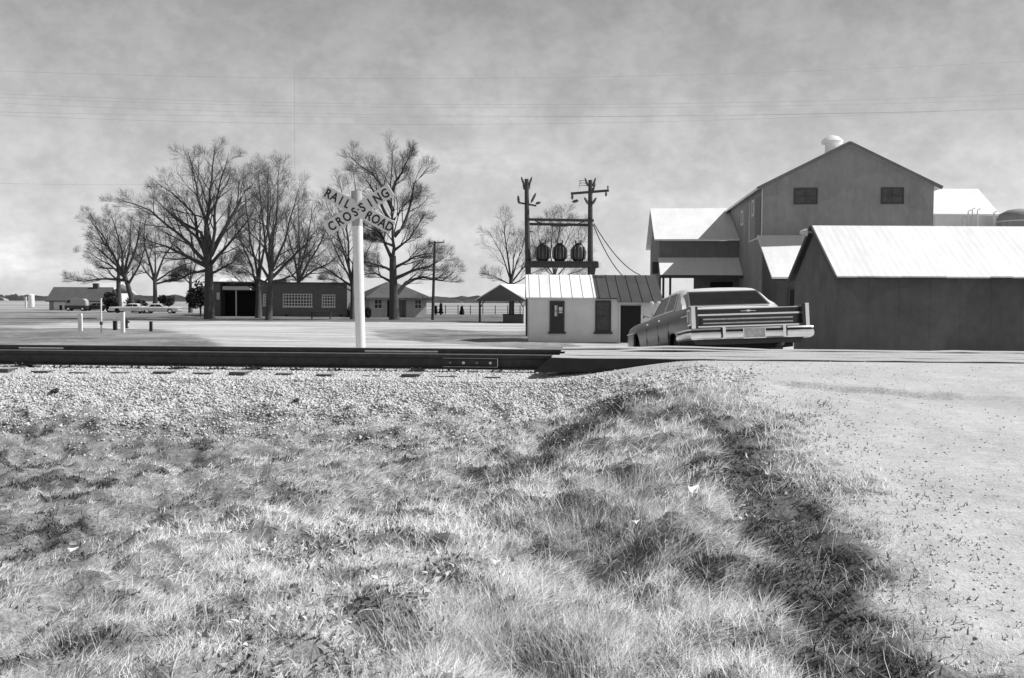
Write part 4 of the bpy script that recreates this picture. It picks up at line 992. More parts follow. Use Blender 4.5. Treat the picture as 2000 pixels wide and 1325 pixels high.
# far utility pole
UD = 102; up_ = thing('utility_pole', 'lone distant utility pole with short crossarm right of the big tree', 'pole', (GX(845, UD), UD, GZ), 0)
hu = W(848, 471, UD).z-GZ; xt = W(849, 471, UD).x-GX(845, UD)
MB().tube([(0,0,-.3),(xt*.5,0,hu*.5),(xt,0,hu)], [.17,.14,.11], 10).build('shaft', 'pole_wood', up_, 40)
ca_ = MB().bar((xt-.55,-.1,hu-.25),(xt+1.0,-.1,hu-.12),.1,.12).build('crossarm', 'pole_wood', up_)
q = Grp(); insul(q, (xt-.5,-.1,hu-.18), .2, .05); insul(q, (xt+.95,-.1,hu-.06), .2, .05); q.build('insulator', 'porcelain', ca_)

# ------------------------------------------------------------------ bare trees
class Tree:
    def __init__(s, seed): s.r = random.Random(seed); s.tr = []; s.cr = []
    def limb(s, pts, r0, r1, lvl):
        n_ = len(pts); rad = [r0+(r1-r0)*(i/(n_-1))**.8 for i in range(n_)]
        (s.tr if lvl <= 0 else s.cr).append((pts, rad, 10 if lvl <= 0 else (7 if lvl == 1 else (4 if lvl == 2 else 3))))
    def grow(s, p, d, L, r0, lvl, maxl, tm_, up=.10, rmin=.010):
        r = s.r; n_ = 6 if lvl <= 1 else (5 if lvl == 2 else 3)
        pts = [p.copy()]; dd = d.normalized(); wig = (.09,.10,.10,.09,.07,.06)[min(lvl,5)]
        for i in range(n_):
            dd = (dd+Vector((r.gauss(0, wig), r.gauss(0, wig), r.gauss(0, wig)+up))).normalized(); p = p+dd*(L/n_); pts.append(p.copy())
        r1 = max(rmin*.45, r0*.30); s.limb(pts, r0, r1, lvl); s.kids(pts, r0, r1, L, lvl, maxl, tm_, up, rmin)
    def kids(s, pts, r0, r1, L, lvl, maxl, tm_, up, rmin, t0=.18):
        if lvl >= maxl: return
        r = s.r; k = tm_[min(lvl, len(tm_)-1)]; k = max(2, int(k*r.uniform(.85, 1.2))); n_ = len(pts)-1; az = r.uniform(0, 6.28)
        for i in range(k):
            u = t0+(1-t0)*(i+r.random()*.8)/k; u = min(u, .985); q = u*n_; j = int(q); p = pts[j].lerp(pts[min(j+1, n_)], q-j)
            dd = (pts[min(j+1, n_)]-pts[j]).normalized() if j < n_ else (pts[n_]-pts[n_-1]).normalized()
            az += 2.4+r.uniform(-.5, .5); e1 = dd.cross(Vector((.3,.2,1))).normalized(); e2 = dd.cross(e1); a = r.uniform(.38, .80)
            nd = dd*math.cos(a)+(e1*math.cos(az)+e2*math.sin(az))*math.sin(a)
            if nd.z < -.25: nd.z *= .3
            Lc = L*r.uniform(.36, .60)*(1.12-.80*u)+.26; rc = max(rmin, (r0+(r1-r0)*u)*r.uniform(.36, .55))
            s.grow(p, nd, Lc, rc, lvl+1, maxl, tm_, up, rmin)
    def build(s, root, twm='twig'):
        for lst, nm, mt in ((s.tr, 'trunk', 'bark'), (s.cr, 'crown', twm)):
            if not lst: continue
            V = []; Fc = []
            for pts, rad, n_ in lst:
                b = len(V); ref = Vector((.31,.17,.93)); cs = [(math.cos(2*math.pi*k/n_), math.sin(2*math.pi*k/n_)) for k in range(n_)]
                for i, p in enumerate(pts):
                    d = pts[min(i+1, len(pts)-1)]-pts[max(i-1, 0)]; d.normalize()
                    e1 = d.cross(ref if abs(d.dot(ref)) < .95 else Vector((1,0,0))).normalized(); e2 = d.cross(e1)
                    for c_, s_ in cs: q = p+(e1*c_+e2*s_)*rad[i]; V.append((q.x, q.y, q.z))
                for i in range(len(pts)-1):
                    for k in range(n_):
                        k2 = (k+1) % n_; Fc.append((b+i*n_+k, b+i*n_+k2, b+(i+1)*n_+k2, b+(i+1)*n_+k))
            o = obj_from(nm, V, Fc, mt, root); o.data.polygons.foreach_set('use_smooth', [True]*len(o.data.polygons))
GT = 'bare trees around the brick house'
def px_tree(D, base_px, trunk, limbs, label, seed, tr_r, lr, tm_=(0,9,7,5,4), maxl=5, dscale=.7, group=GT, rmin=.0070):
    x0 = GX(base_px, D); root = thing('bare_tree', label, 'tree', (x0, D, GZ), 0, group); T = Tree(seed); r = random.Random(seed)
    def L_(px, py, dy=0):
        p = W(px, py, D); return Vector((p.x-x0, dy, p.z-GZ))
    tp = [L_(*q) for q in trunk]; tp[0].z = -.2
    rads = [tr_r*1.5]+[tr_r*(1-.35*i/(len(tp)-1)) for i in range(1, len(tp))]
    # flare: insert a point just above the base
    tp.insert(1, tp[0].lerp(tp[1], .12)); rads.insert(1, tr_r*1.08); T.tr.append((tp, rads, 14))
    for i, lm in enumerate(limbs):
        sgn = 1 if i % 2 else -1; n_ = len(lm); pts = []
        w_tot = abs(lm[-1][0]-lm[0][0])/F*D; hgt = abs(lm[-1][1]-lm[0][1])/F*D
        dep = sgn*r.uniform(.35, 1.0)*dscale*(.5*w_tot+.18*hgt)
        for j, q in enumerate(lm):
            pts.append(L_(q[0], q[1], dep*(j/(n_-1))))
        fine_ = []
        for j in range(len(pts)-1):
            for u in (0, .5):
                v = pts[j].lerp(pts[j+1], u)
                if u: v += Vector((r.gauss(0,.07), r.gauss(0,.1), r.gauss(0,.06)))
                fine_.append(v)
        fine_.append(pts[-1]); LL_ = sum((fine_[j+1]-fine_[j]).length for j in range(len(fine_)-1))
        r0 = lr*r.uniform(.8, 1.1)*min(1, .45+LL_/14); T.limb(fine_, r0, r0*.14, 0 if i < 99 and r0 > .1 else 1)
        T.kids(fine_, r0, r0*.14, LL_*.85, 1, maxl, tm_, .05, rmin, .16)
        T.grow(fine_[-1], fine_[-1]-fine_[-2], LL_*.05, r0*.14, 4, maxl, tm_, .05, rmin)
    T.build(root); return root
px_tree(101, 408, [(409,628),(408,575),(408,530),(407,498)], [
    [(408,502),(404,441),(413,392),(418,356),(425,296)], [(408,504),(399,427),(381,385),(372,346),(358,300)], [(410,502),(422,448),(424,402),(436,356),(452,312)],
    [(404,506),(383,463),(376,420),(340,385),(301,358)], [(402,512),(372,477),(330,441),(301,413),(248,394)], [(411,500),(436,448),(457,406),(472,370),(490,348)],
    [(411,518),(443,484),(475,448),(496,420)], [(404,528),(369,534),(340,548)], [(411,535),(440,522),(470,505)], [(404,520),(360,500),(315,480),(280,470)],
    [(408,515),(395,455),(350,430),(320,400)]],
    'tallest bare tree on the left, its limbs fanning from one stout trunk', 11, .52, .26, (0,11,7,6,4))
px_tree(101, 770, [(770,630),(769,580),(768,540),(767,500)], [
    [(767,505),(768,468),(766,406),(765,364),(771,292)], [(768,412),(747,364),(723,336),(676,298)], [(766,376),(785,340),(806,302)], [(769,462),(785,445),(796,413),(806,357),(832,326)],
    [(769,490),(799,468),(827,427)], [(771,578),(792,552),(824,541),(862,548),(884,530)], [(769,524),(810,503),(848,496)], [(766,507),(740,454),(712,440)],
    [(766,530),(733,517),(705,510)], [(766,552),(733,534),(698,538)], [(768,440),(745,400),(730,372),(715,350)], [(769,430),(790,400),(820,380)], [(769,545),(805,530),(838,522),(870,505)],
    [(767,480),(745,470),(720,468)]],
    'big spreading bare tree just right of the crossing sign, with one long low limb', 23, .50, .24, (0,10,7,6,4))
px_tree(97, 526, [(525,632),(526,590),(528,552),(529,530)], [
    [(529,535),(533,480),(541,430),(545,380),(548,330)], [(529,538),(518,490),(512,440),(505,390),(500,345)], [(530,530),(550,490),(566,450),(580,410),(592,375)],
    [(529,545),(560,510),(590,480),(615,445)], [(527,548),(505,510),(480,480),(462,455)], [(529,520),(527,470),(522,420),(522,370),(522,335)], [(530,552),(570,540),(600,520)], [(526,556),(495,540),(465,520)]],
    'slim upright bare tree standing before the brick house, front one of a pair', 31, .34, .19, (0,10,7,5,4))
px_tree(108, 506, [(505,624),(505,585),(504,555)], [
    [(504,560),(498,500),(490,450),(485,400),(482,365)], [(504,562),(490,520),(470,480),(455,440),(450,410)], [(505,555),(514,500),(525,450),(530,400),(530,360)], [(505,565),(530,530),(560,500),(580,470)], [(504,570),(470,550),(445,530)],
    [(504,552),(506,490),(506,430),(508,380)]],
    'bare tree close behind the slim upright one, rear one of a pair', 37, .36, .17, (0,10,7,5,4))
px_tree(130, 582, [(582,615),(582,580),(583,545)], [
    [(583,548),(575,500),(565,460),(560,420)], [(583,548),(592,500),(600,450),(605,400)], [(583,550),(605,510),(630,470),(645,440)], [(583,552),(560,525),(540,505)], [(584,550),(612,530),(645,515),(665,500)], [(583,545),(585,490),(582,440),(580,395)]],
    'bare tree rising behind the roof of the brick house', 41, .38, .19, (0,9,7,5,4))
px_tree(104, 688, [(688,631),(688,590),(688,552)], [
    [(688,556),(692,500),(695,440),(697,380),(690,330)], [(688,558),(670,520),(650,480),(640,440)], [(688,560),(660,540),(630,520),(608,510)], [(689,552),(710,500),(728,460)], [(688,545),(672,490),(655,430),(640,395)], [(688,552),(680,500),(676,450),(670,400),(660,350)],
    [(688,570),(665,555),(640,545)]],
    'slender bare tree half hidden behind the white signpost', 43, .24, .15, (0,9,7,5,4))
px_tree(148, 262, [(263,613),(256,580),(248,552),(243,535)], [
    [(243,540),(225,500),(205,470),(190,440)], [(243,542),(215,520),(185,505),(155,490)], [(243,538),(240,490),(230,450),(222,420)], [(245,536),(262,490),(268,450),(270,425)], [(247,548),(210,545),(175,550),(152,548)],
    [(243,538),(250,490),(250,440)], [(250,556),(275,520),(290,480)], [(243,540),(225,520),(190,490),(165,470)], [(243,540),(215,480),(200,450),(185,430)]],
    'leaning bare tree with rounded crown at the far left', 47, .42, .24, (0,10,8,6,4))
px_tree(168, 303, [(303,600),(303,575),(302,545)], [
    [(302,548),(290,500),(285,460),(290,430)], [(303,548),(318,500),(335,470),(345,440)], [(302,550),(280,520),(262,500)], [(304,550),(330,530),(360,515),(385,510)], [(303,545),(305,500),(308,450)], [(303,555),(340,545),(372,540)]],
    'bare tree between the leaning one and the tallest one', 53, .42, .22, (0,9,8,5,4))
px_tree(172, 233, [(233,602),(232,575),(231,540)], [
    [(231,545),(225,500),(215,470)], [(231,545),(240,500),(250,465)], [(232,540),(232,495),(236,455)], [(232,550),(205,525),(180,515)], [(232,552),(255,530),(275,515)]],
    'straight trunked bare tree behind the leaning tree at far left', 59, .50, .2, (0,8,7,5,3))
px_tree(150, 372, [(372,606),(372,580),(372,548)], [[(372,550),(362,510),(352,480)], [(372,550),(382,510),(390,480)], [(372,555),(350,535),(330,530)], [(372,548),(373,500),(372,460)], [(372,555),(395,540),(415,530)]],
    'small bare tree above the dark evergreen left of brick house', 61, .32, .15, (0,8,6,5,3))
px_tree(118, 999, [(999,619),(999,590),(998,556),(998,545)], [
    [(998,550),(985,510),(970,480),(955,455)], [(998,550),(990,490),(985,450),(988,425)], [(998,552),(1010,510),(1022,480),(1030,450)], [(999,552),(1020,525),(1045,500),(1060,480)], [(998,558),(975,545),(950,535)], [(999,556),(1028,540),(1055,528)], [(998,548),(1003,505),(1012,460)]],
    'bare tree rising behind the picnic shelter roof', 67, .33, .14, (0,8,6,5,3), group=GT)
px_tree(96, 1085, [(1084,632),(1084,580),(1083,535)], [
    [(1083,540),(1075,500),(1078,460),(1080,425)], [(1083,540),(1095,500),(1112,460),(1128,435)], [(1083,542),(1065,510),(1055,480),(1050,450)], [(1084,545),(1110,515),(1135,480),(1150,455)], [(1083,538),(1088,490),(1092,450),(1098,420)], [(1083,548),(1115,535),(1150,520)], [(1083,545),(1065,525),(1050,505)]],
    'bare tree seen through the transformer rack above the office roof', 71, .28, .11, (0,9,6,5,3), group=GT)

# evergreens and shrubs: many small leaf faces through an uneven volume
def shrub(px, D, wpx, pyt, pyb, n_, seed, name, label, cone=False, tone_m='conifer', trunk=True):
    r = random.Random(seed); x0 = GX(px, D); rx = wpx/2/F*D; zt = W(px, pyt, D).z-GZ; zb = max(0, W(px, pyb, D).z-GZ)
    root = thing(name, label, 'shrub' if not cone else 'tree', (x0, D, GZ)); V = []; Fc = []
    lobes = [(r.uniform(-.6,.6), r.uniform(-.6,.6), r.uniform(.2,.85), r.uniform(.35,.6)) for _ in range(9)]
    k = 0
    while k < n_:
        if cone:
            h = r.random()**1.3; q = (1-h)*rx*r.uniform(.3, 1)*(.75+.25*math.sin(h*22)); a = r.uniform(0, 6.28); p = (q*math.cos(a), q*math.sin(a), zb+(zt-zb)*h)
        else:
            lx_, ly_, lz_, lr_ = r.choice(lobes); a = r.uniform(0, 6.28); b = r.uniform(-1, 1); q = lr_*r.random()**.4
            p = ((lx_+q*math.cos(a)*math.sqrt(1-b*b))*rx*.8, (ly_+q*math.sin(a)*math.sqrt(1-b*b))*rx*.8, zb+(zt-zb)*min(1.05, max(.0, lz_*.75+.08+q*b*.8)))
        s_ = r.uniform(.08, .18)*(1+D/260); u = Vector((r.gauss(0,1), r.gauss(0,1), r.gauss(0,1))).normalized(); v = u.cross(Vector((r.gauss(0,1), r.gauss(0,1), r.gauss(0,1)))).normalized()
        b_ = len(V); P_ = Vector(p); V += [P_-u*s_, P_+v*s_*.5, P_+u*s_, P_-v*s_*.5]; Fc.append((b_, b_+1, b_+2, b_+3)); k += 1
    obj_from('foliage', V, Fc, tone_m, root)
    MB().tube([(0,0,-.1),(0,0,zb+(zt-zb)*.4),(.05,.05,zb+(zt-zb)*.7)], [.12,.08,.03], 7).build('trunk' if cone else 'stem', 'bark', root)
shrub(222, 150, 44, 572, 611, 2200, 1, 'evergreen_shrub', 'dark spreading evergreen beside the low barn at far left')
shrub(392, 112, 60, 552, 608, 3600, 2, 'evergreen_shrub', 'large black evergreen at left end of the brick house')
shrub(325, 165, 44, 578, 600, 1500, 3, 'evergreen_shrub', 'low wide dark shrub behind the parked white cars')
shrub(270, 190, 60, 582, 602, 1500, 8, 'evergreen_shrub', 'low hedge like shrub behind the leaning bare tree')
shrub(861, 140, 9, 594, 612, 500, 4, 'small_conifer', 'tiny conifer, middle one of three right of the lone pole', True)
shrub(851, 138, 7, 599, 612, 350, 5, 'small_conifer', 'tiny conifer tight beside the lone utility pole', True)
shrub(902, 142, 11, 599, 614, 500, 6, 'small_conifer', 'tiny conifer by the wire fence, nearest the picnic shelter', True)
shrub(720, 112, 16, 600, 620, 700, 9, 'evergreen_shrub', 'round shrub against the pale hip roofed house')
shrub(672, 119, 10, 588, 616, 500, 10, 'evergreen_shrub', 'narrow shrub at right end of the brick house')

# distant woods on the horizon
V = []; Fc = []; r = random.Random(5)
for band, (D_, h0) in enumerate(((1500, 7.5), (1900, 12.5))):
    xk = -2400
    while xk < 2400:
        wd_ = r.uniform(10, 40); hh_ = h0*r.uniform(.75, 1.1); yy = D_+r.uniform(-60, 60); b = len(V); nn = 7
        for kk in range(nn+1):
            a = math.pi*kk/nn; V.append((xk+wd_*math.cos(a), yy, GZ-.5+hh_*math.sin(a)**.6*r.uniform(.85, 1.1)))
        for kk in range(nn+1): x_, y_, z_ = V[b+kk]; V.append((x_, y_+10, z_*.8))
        for kk in range(nn): Fc.append((b+kk, b+kk+1, b+nn+2+kk, b+nn+1+kk))
        Fc.append(tuple(b+kk for kk in range(nn+1))); xk += wd_*.55
o = obj_from('distant_woods', V, Fc, 'far_wood'); tag(o, 'low grey line of woods along the horizon', 'woods', kind='stuff')

# ------------------------------------------------------------------ sedan
def sedan(label, loc, rot, paint, roofm, detail=True, group=None):
    root = bpy.data.objects.new('sedan_car', None); C.objects.link(root); root.location = loc; root.rotation_euler = rot; tag(root, label, 'car', group)
    YR, YF, YA, YB, RA = -2.70, 2.86, -1.50, 1.72, .38
    ys = sorted(set([round(v, 3) for v in np.linspace(YR, YF, 46)]+[YA-RA-.01, YA-RA, YA+RA, YA+RA+.01, YB-RA-.01, YB-RA, YB+RA, YB+RA+.01]))
    V = []; NP = 15
    for y in ys:
        k = 1-.05*max(0, (y-1.6)/1.26)**2-.02*max(0, (-y-2.0)/.7)**2
        arch = 0; pin = 0
        for yc in (YA, YB):
            if abs(y-yc) < RA: arch = .30+(.22 if yc < 0 else .42)*max(0, 1-abs((y-yc)/RA)**2.4)**.5; pin = 1
        zs_ = max(.30, arch); hood = -.015*max(0, (y-.9)/1.9)-.03*max(0, (y-2.3)/.56)**2
        deck = -.07*min(1, max(0, (-y-1.3)/1.1))
        half = [(0,.26),(.60,.26),(.63 if pin else .86, .74 if pin else .265),(.93 if pin else .90, .74 if pin else .268),(.955 if pin else .93, zs_),(.985,max(.44,zs_+.012)),(1.0,max(.60,zs_+.024)),(.995,.745),(.975,.83),(.945,.895),(.90,.925),(.84,.915),(.70,.90),(.35,.905),(0,.91)]
        for i, (a, b) in enumerate(half):
            zz_ = b+(hood+(deck if i >= 10 else 0) if b > .7 else 0); V.append((a*k, y, zz_))
    ns = len(ys); Vr = list(V); Vl = [(-a, b, c) for a, b, c in V]; off = len(V); F1 = []; mi = []
    for i in range(ns-1):
        for j in range(NP-1):
            F1.append((i*NP+j, i*NP+j+1, (i+1)*NP+j+1, (i+1)*NP+j)); mi.append(1 if j < 4 else 0)
            F1.append((off+i*NP+j, off+(i+1)*NP+j, off+(i+1)*NP+j+1, off+i*NP+j+1)); mi.append(1 if j < 4 else 0)
    for e in (0, ns-1):
        F1.append(tuple([e*NP+j for j in range(NP)]+[off+e*NP+j for j in range(NP-2, 0, -1)])); mi.append(0)
    me = bpy.data.meshes.new('body'); me.from_pydata(Vr+Vl, [], F1); me.materials.append(MATS[paint]); me.materials.append(MATS['rubber'])
    me.polygons.foreach_set('material_index', mi); me.update()
    bm = bmesh.new(); bm.from_mesh(me); bmesh.ops.remove_doubles(bm, verts=bm.verts, dist=.0005); bmesh.ops.recalc_face_normals(bm, faces=bm.faces); bm.to_mesh(me); bm.free()
    me.polygons.foreach_set('use_smooth', [True]*len(me.polygons)); me.set_sharp_from_angle(angle=R(28))
    body = bpy.data.objects.new('body', me); C.objects.link(body); body.parent = root
    # cabin
    prof = [(-1.80,.90),(-1.66,1.00),(-1.45,1.13),(-1.27,1.245),(-1.16,1.305),(-1.02,1.345),(-.7,1.372),(-.3,1.38),(.0,1.37),(.22,1.345),(.36,1.295),(.62,1.15),(.86,.99),(.98,.90)]
    def sx(z): return .865-.205*max(0, (z-.90))/.5-.02*max(0, (z-1.3))/.1
    V = []; P_ = 8
    for y, z in prof:
        for q in (0, .5, .82, 1): V.append((sx(.89+(z-.06-.89)*q if z > 1 else .89+(z-.89)*q), y, .89+(z-.06-.89)*q if z > 1 else .89+(z-.89)*q))
        xe = sx(z); V += [(xe*.94, y, z-.015), (xe*.8, y, z), (xe*.4, y, z+.012), (0, y, z+.016)]
    ns = len(prof); off = len(V); Vl = [(-a, b, c) for a, b, c in V]; F1 = []
    for i in range(ns-1):
        for j in range(P_-1):
            F1.append((i*P_+j, i*P_+j+1, (i+1)*P_+j+1, (i+1)*P_+j)); F1.append((off+i*P_+j, off+(i+1)*P_+j, off+(i+1)*P_+j+1, off+i*P_+j+1))
    me = bpy.data.meshes.new('roof'); me.from_pydata(V+Vl, [], F1); me.materials.append(MATS[roofm]); me.update()
    bm = bmesh.new(); bm.from_mesh(me); bmesh.ops.remove_doubles(bm, verts=bm.verts, dist=.0005); bmesh.ops.recalc_face_normals(bm, faces=bm.faces); bm.to_mesh(me); bm.free()
    me.polygons.foreach_set('use_smooth', [True]*len(me.polygons)); me.set_sharp_from_angle(angle=R(30))
    cab = bpy.data.objects.new('roof', me); C.objects.link(cab); cab.parent = root
    def panel(name, corners, th, m_, par=root, frame=None, fw=.022):
        cs = [Vector(c) for c in corners]; nrm = (cs[1]-cs[0]).cross(cs[2]-cs[0]).normalized(); n_ = len(cs)
        o = MB().add(cs+[c+nrm*th for c in cs], [tuple(range(n_-1,-1,-1)), tuple(range(n_, 2*n_))]+[(i, (i+1)%n_, n_+(i+1)%n_, n_+i) for i in range(n_)]).build(name, m_, par)
        if frame:
            f = MB()
            for i in range(n_): a, b = cs[i]+nrm*th, cs[(i+1)%n_]+nrm*th; f.bar(a, b, fw, .012, nrm)
            f.build('chrome_frame', frame, o)
        return o
    # rear window (follows the sloping back), windscreen
    def along(prof_pts, inset): 
        return [(s_*(sx(z)-inset), y, z) for s_ in (-1, 1) for y, z in prof_pts]
    a, b = (-1.70,.965), (-1.27,1.245)
    nr_ = Vector((0,-(b[1]-a[1]),(b[0]-a[0]))).normalized()*.012
    def rp(y, z, s_, ins): return Vector((s_*(sx(z)-ins), y, z))+nr_*1.3
    panel('rear_window', [rp(*a,-1,.13), rp(*a,1,.13), rp(*b,1,.10), rp(*b,-1,.10)], .006, 'car_glass', root, 'chrome', .035)
    c_, d_ = (.90,.965), (.40,1.28); nf = Vector((0,(c_[1]-d_[1])*-1,(c_[0]-d_[0]))).normalized()*.014
    panel('windscreen', [Vector((sx(.965)-.07,*c_))+nf, Vector((-(sx(.965)-.07),*c_))+nf, Vector((-(sx(1.28)-.07),*d_))+nf, Vector((sx(1.28)-.07,*d_))+nf], .006, 'car_glass', root, 'chrome_dull')
    for s_ in (-1, 1):
        def sp(y, z): return Vector((s_*(sx(z)+.006), y, z))
        for nm, pts in (('rear_side_window', [(-1.16,.955),(-.44,.955),(-.44,1.288),(-.98,1.288)]), ('front_side_window', [(-.38,.955),(.66,.955),(.30,1.288),(-.38,1.288)])):
            cs = [sp(*q) for q in pts]; cs = cs if s_ > 0 else cs[::-1]
            panel(nm, cs, .006, 'car_glass', root, 'chrome_dull')
        MB().bar((s_*.985,-2.6,.755),(s_*.985,2.7,.735),.012,.012).build('side_trim', 'chrome_dull', body)
        for dy in (-1.25,-.41,.62): MB().box(s_*.996-.004, s_*.996+.004, dy-.006, dy+.006, .36, .74).build('door_gap', 'rubber', body)
        for dy in (-.62,.42): MB().box(min(s_*.985,s_*1.015), max(s_*.985,s_*1.015), dy-.08, dy+.08, .80, .825).build('door_handle', 'chrome', body)
        MB().bar((s_*.90,.75,.98),(s_*1.0,.75,1.0),.03,.02).lathe((s_*1.02,.75,1.01),[(.02,-.04),(.04,-.03),(.045,.02),(.03,.03)],10,'y').build('door_mirror', 'chrome', root)
    for yc in (YA, YB):
        for s_ in (-1, 1):
            xx_ = s_*.79
            wl_ = MB().lathe((xx_, yc, .345), [(.22,-.105),(.315,-.105),(.34,-.08),(.345,0),(.34,.08),(.315,.105),(.22,.105)], 28, 'x').build('wheel', 'rubber', root, 50)
            MB().lathe((xx_+s_*.06, yc, .345), [(.215,-.03),(.215,.04),(.19,.05),(.08,.045),(.06,.06),(.02,.06)], 24, 'x').build('rim', 'chrome_dull', wl_, 40)
    # front end
    MB().box(-.94,.94,2.84,3.0,.40,.58).build('front_bumper', 'chrome_dull', root)
    MB().box(-.28,.28,2.862,2.90,.60,.86).build('grille', 'chrome', root)
    for s_ in (-1, 1): MB().box(min(s_*.35,s_*.86),max(s_*.35,s_*.86),2.862,2.885,.64,.82).build('headlight', 'lamp_lens', root)
    # rear end
    for s_ in (-1, 1):
        A, B_ = sorted((s_*.865, s_*.965)); fz = .885
        f_ = MB(); f_.add([(A,-2.40,.85),(B_,-2.40,.85),(B_,-2.84,.86),(A,-2.84,.86),(A,-2.40,.55),(B_,-2.40,.55),(B_,-2.84,.55),(A,-2.84,.55),(A,-2.84,fz),(B_,-2.84,fz),(A,-2.55,.868),(B_,-2.55,.868)],
            [(8,10,11,9),(0,1,11,10),(4,7,6,5),(1,5,6,9,11),(0,10,8,7,4),(7,8,9,6),(0,4,5,1)])
        fin = f_.build('rear_fin', paint, root)
        Oo, Oi = s_*.975, s_*.915; MB().box(min(Oo,Oi), max(Oo,Oi), -2.872,-2.842,.52,fz+.008).build('fin_chrome', 'chrome', fin)
        Ii = s_*.868; MB().box(min(Oi,Ii)+.001, max(Oi,Ii)-.001, -2.856,-2.842,.54,fz-.03).build('tail_light', 'lamp_lens', fin)
        xo = s_*.9745
        MB().box(min(xo-.006,xo+.006), max(xo-.006,xo+.006), -2.79,-2.62,.60,.82).build('side_marker', 'lamp_lens', fin)
        fm = MB()
        for c0, c1, c2, c3 in ((-2.81,-2.79,.58,.84),(-2.62,-2.60,.58,.84),(-2.79,-2.62,.82,.84),(-2.79,-2.62,.58,.60)): fm.box(xo-.009,xo+.009,c0,c1,c2,c3)
        fm.build('marker_frame', 'chrome', fin)
    # boot rear face, reflector band
    MB().add([(-.86,-2.63,.855),(.86,-2.63,.855),(.86,-2.745,.838),(-.86,-2.745,.838),(-.86,-2.745,.78),(.86,-2.745,.78),(.86,-2.66,.52),(-.86,-2.66,.52),(-.86,-2.745,.52),(.86,-2.745,.52),(-.86,-2.5,.56),(.86,-2.5,.56)],
       [(0,3,2,1),(3,4,5,2),(4,8,9,5),(8,10,11,9),(0,1,11,10)]).build('boot_lid', paint, root)
    tp = MB(); tp.box(-.86,.86,-2.772,-2.747,.735,.762).box(-.86,.86,-2.765,-2.747,.545,.568).build('tail_trim', 'chrome', root)
    rb = MB().box(-.80,.80,-2.756,-2.747,.575,.730).build('tail_panel', 'lamp_lens', root)
    MB().box(-.76,.74,-2.764,-2.758,.600,.622).build('reflector_bar', 'steel_worn', rb); MB().box(-.76,.74,-2.764,-2.758,.665,.688).build('reflector_bar', 'steel_worn', rb)
    MB().box(-.86,.86,-2.749,-2.738,.841,.853).build('boot_edge_trim', 'chrome_dull', root)
    MB().add([(-.06,-2.762,.803),(0,-2.762,.786),(.06,-2.762,.803),(0,-2.762,.820),(-.06,-2.747,.803),(0,-2.747,.786),(.06,-2.747,.803),(0,-2.747,.820)],[(0,1,2,3),(0,4,5,1),(1,5,6,2),(2,6,7,3),(3,7,4,0)]).bar((-.13,-2.753,.800),(.13,-2.753,.800),.01,.008).build('emblem', 'chrome_dull', root)
    # bumper: wrapped C-section
    path = [(-1.02,-2.10),(-1.03,-2.70),(-.99,-2.90),(-.80,-2.955),(0,-2.975),(.80,-2.955),(.99,-2.90),(1.03,-2.70),(1.02,-2.10)]
    sec = [(0,.34),(.03,.36),(.045,.40),(.035,.452),(.008,.465),(.008,.482),(.04,.492),(.03,.518),(0,.525),(-.06,.522),(-.06,.34)]
    V = []; Fb = []; mb_ = []
    for i, (x_, y_) in enumerate(path):
        a = Vector((*path[max(i-1,0)],0)); b = Vector((*path[min(i+1,len(path)-1)],0)); d = (b-a).normalized(); nn = Vector((d.y,-d.x,0))
        for o_, z_ in sec: V.append((x_+nn.x*o_, y_+nn.y*o_, z_))
    m = len(sec)
    for i in range(len(path)-1):
        for j in range(m): Fb.append((i*m+j, (i+1)*m+j, (i+1)*m+(j+1)%m, i*m+(j+1)%m)); mb_.append(1 if j in (4,) else 0)
    Fb += [tuple(range(m)), tuple((len(path)-1)*m+j for j in range(m-1,-1,-1))]; mb_ += [0,0]
    bo = MB(); bo.v = V; bo.f = Fb; bo.m = mb_; bump = bo.build('rear_bumper', None, root, 32, mats=['chrome_dull','rubber'])
    for s_ in (-1, 1):
        MB().box(s_*.50-.028, s_*.50+.028, -3.035,-2.975,.345,.532).build('bumper_guard', 'chrome', bump)
        MB().box(s_*.50-.01+s_*.03, s_*.50+.01+s_*.03, -3.036,-2.98,.36,.52).build('guard_pad', 'rubber', bump)
    MB().box(-.17,.17,-3.022,-3.014,.350,.495).build('licence_plate', 'plate_metal', bump)
    MB().box(-.185,.185,-3.026,-3.014,.335,.349).box(-.185,-.172,-3.026,-3.014,.349,.50).box(.172,.185,-3.026,-3.014,.349,.50).build('plate_frame', 'chrome', bump)
    if detail:
        MB().tube([(.45,-1.9,.24),(.5,-2.5,.22),(.52,-2.85,.24)], .03, 10).build('exhaust', 'steel_plate', root)
        MB().box(-.78,.78,-2.6,2.4,.20,.258).build('underbody', 'rubber', root)
        MB().tube([(-.75,YA,.34),(.75,YA,.34)], .06, 8).build('axle', 'steel_dark', root)
        MB().bar((.15,-2.2,.22),(.65,-1.7,.30),.05,.05).build('suspension_arm', 'steel_plate', root)
    return root
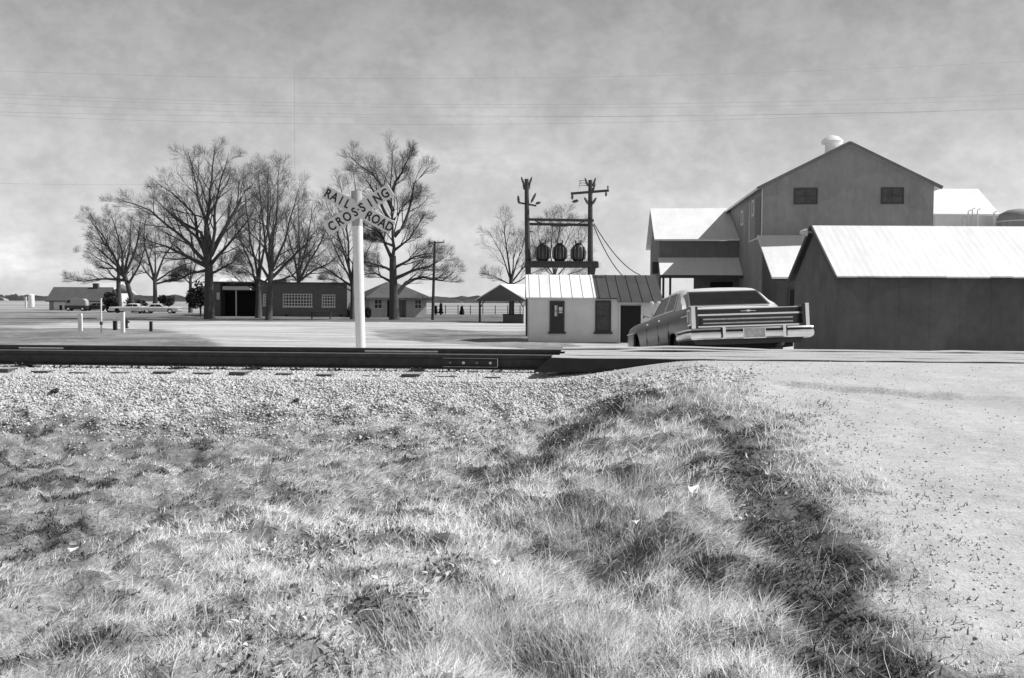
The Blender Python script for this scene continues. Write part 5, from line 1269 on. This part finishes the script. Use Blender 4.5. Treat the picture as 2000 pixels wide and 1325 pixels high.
# rear end centre stands beyond the crossing, the nose dips down the ramp
CAR_Y = 16.05; cxr = (W(1357,650,CAR_Y).x+W(1591,650,CAR_Y).x)/2
yawc = R(4.0); pitchc = R(-5.2); rollc = R(-1.9)
hd = Vector((-math.sin(yawc), math.cos(yawc), 0)); cpos = Vector((cxr, CAR_Y, 0))+hd*2.95*math.cos(pitchc)
zc = W(1475,657,CAR_Y).z-.37-2.95*math.sin(-pitchc)
car = sedan('dark full size sedan with pale roof and chrome bumper, nose down past the crossing', (cpos.x, cpos.y, zc), (0,0,0), 'car_paint', 'vinyl')
car.rotation_euler = (Matrix.Rotation(yawc,3,'Z') @ Matrix.Rotation(pitchc,3,'X') @ Matrix.Rotation(rollc,3,'Y')).to_euler()
def farcar(px, D, yaw, paint, roofm, label, kind=None):
    return sedan(label, (GX(px, D), D, GZ), (0,0,R(yaw)), paint, roofm, False, 'parked vehicles by the far house')
farcar(257, 143, 92, 'car_white', 'car_white', 'white sedan parked nose to the left, its side half behind the leaning tree')
farcar(312, 141, -89, 'car_white', 'car_white', 'white sedan parked behind the other white one, nearest the brick house')
farcar(189, 172, 86, 'car_dark', 'car_pale', 'black car with pale roof parked at right end of low barn')
def van(px, D, yaw, label):
    root = thing('van', label, 'van', (GX(px, D), D, GZ), R(yaw), 'parked vehicles by the far house')
    MB().prism([(-1.3,.55),(-1.25,1.7),(-.9,2.05),(1.2,2.1),(1.7,1.95),(2.0,1.35),(2.05,.95),(2.05,.55)], -.85, .85, 'y').build('body', 'car_pale', root)
    MB().prism([(-1.3,.3),(-1.32,.9),(2.1,.9),(2.1,.3)], -.88, .88, 'y').build('lower_body', 'car_dark', root)
    MB().prism([(1.2,1.35),(1.2,1.85),(1.6,1.85),(1.9,1.35)], -.87, .87, 'y').build('cab_window', 'window_glass', root)
    for u in (-.8, 1.5):
        for s_ in (-1, 1): w_ = MB().lathe((u, s_*.78, .34), [(.2,-.1),(.34,-.08),(.34,.08),(.2,.1)], 20, 'y').build('wheel', 'rubber', root); MB().lathe((u, s_*.80, .34), [(.19,-.09),(.17,.09),(.03,.1)], 16, 'y').build('rim', 'chrome_dull', w_)
van(155, 168, 185, 'pale topped van with dark sides in front of the low barn')
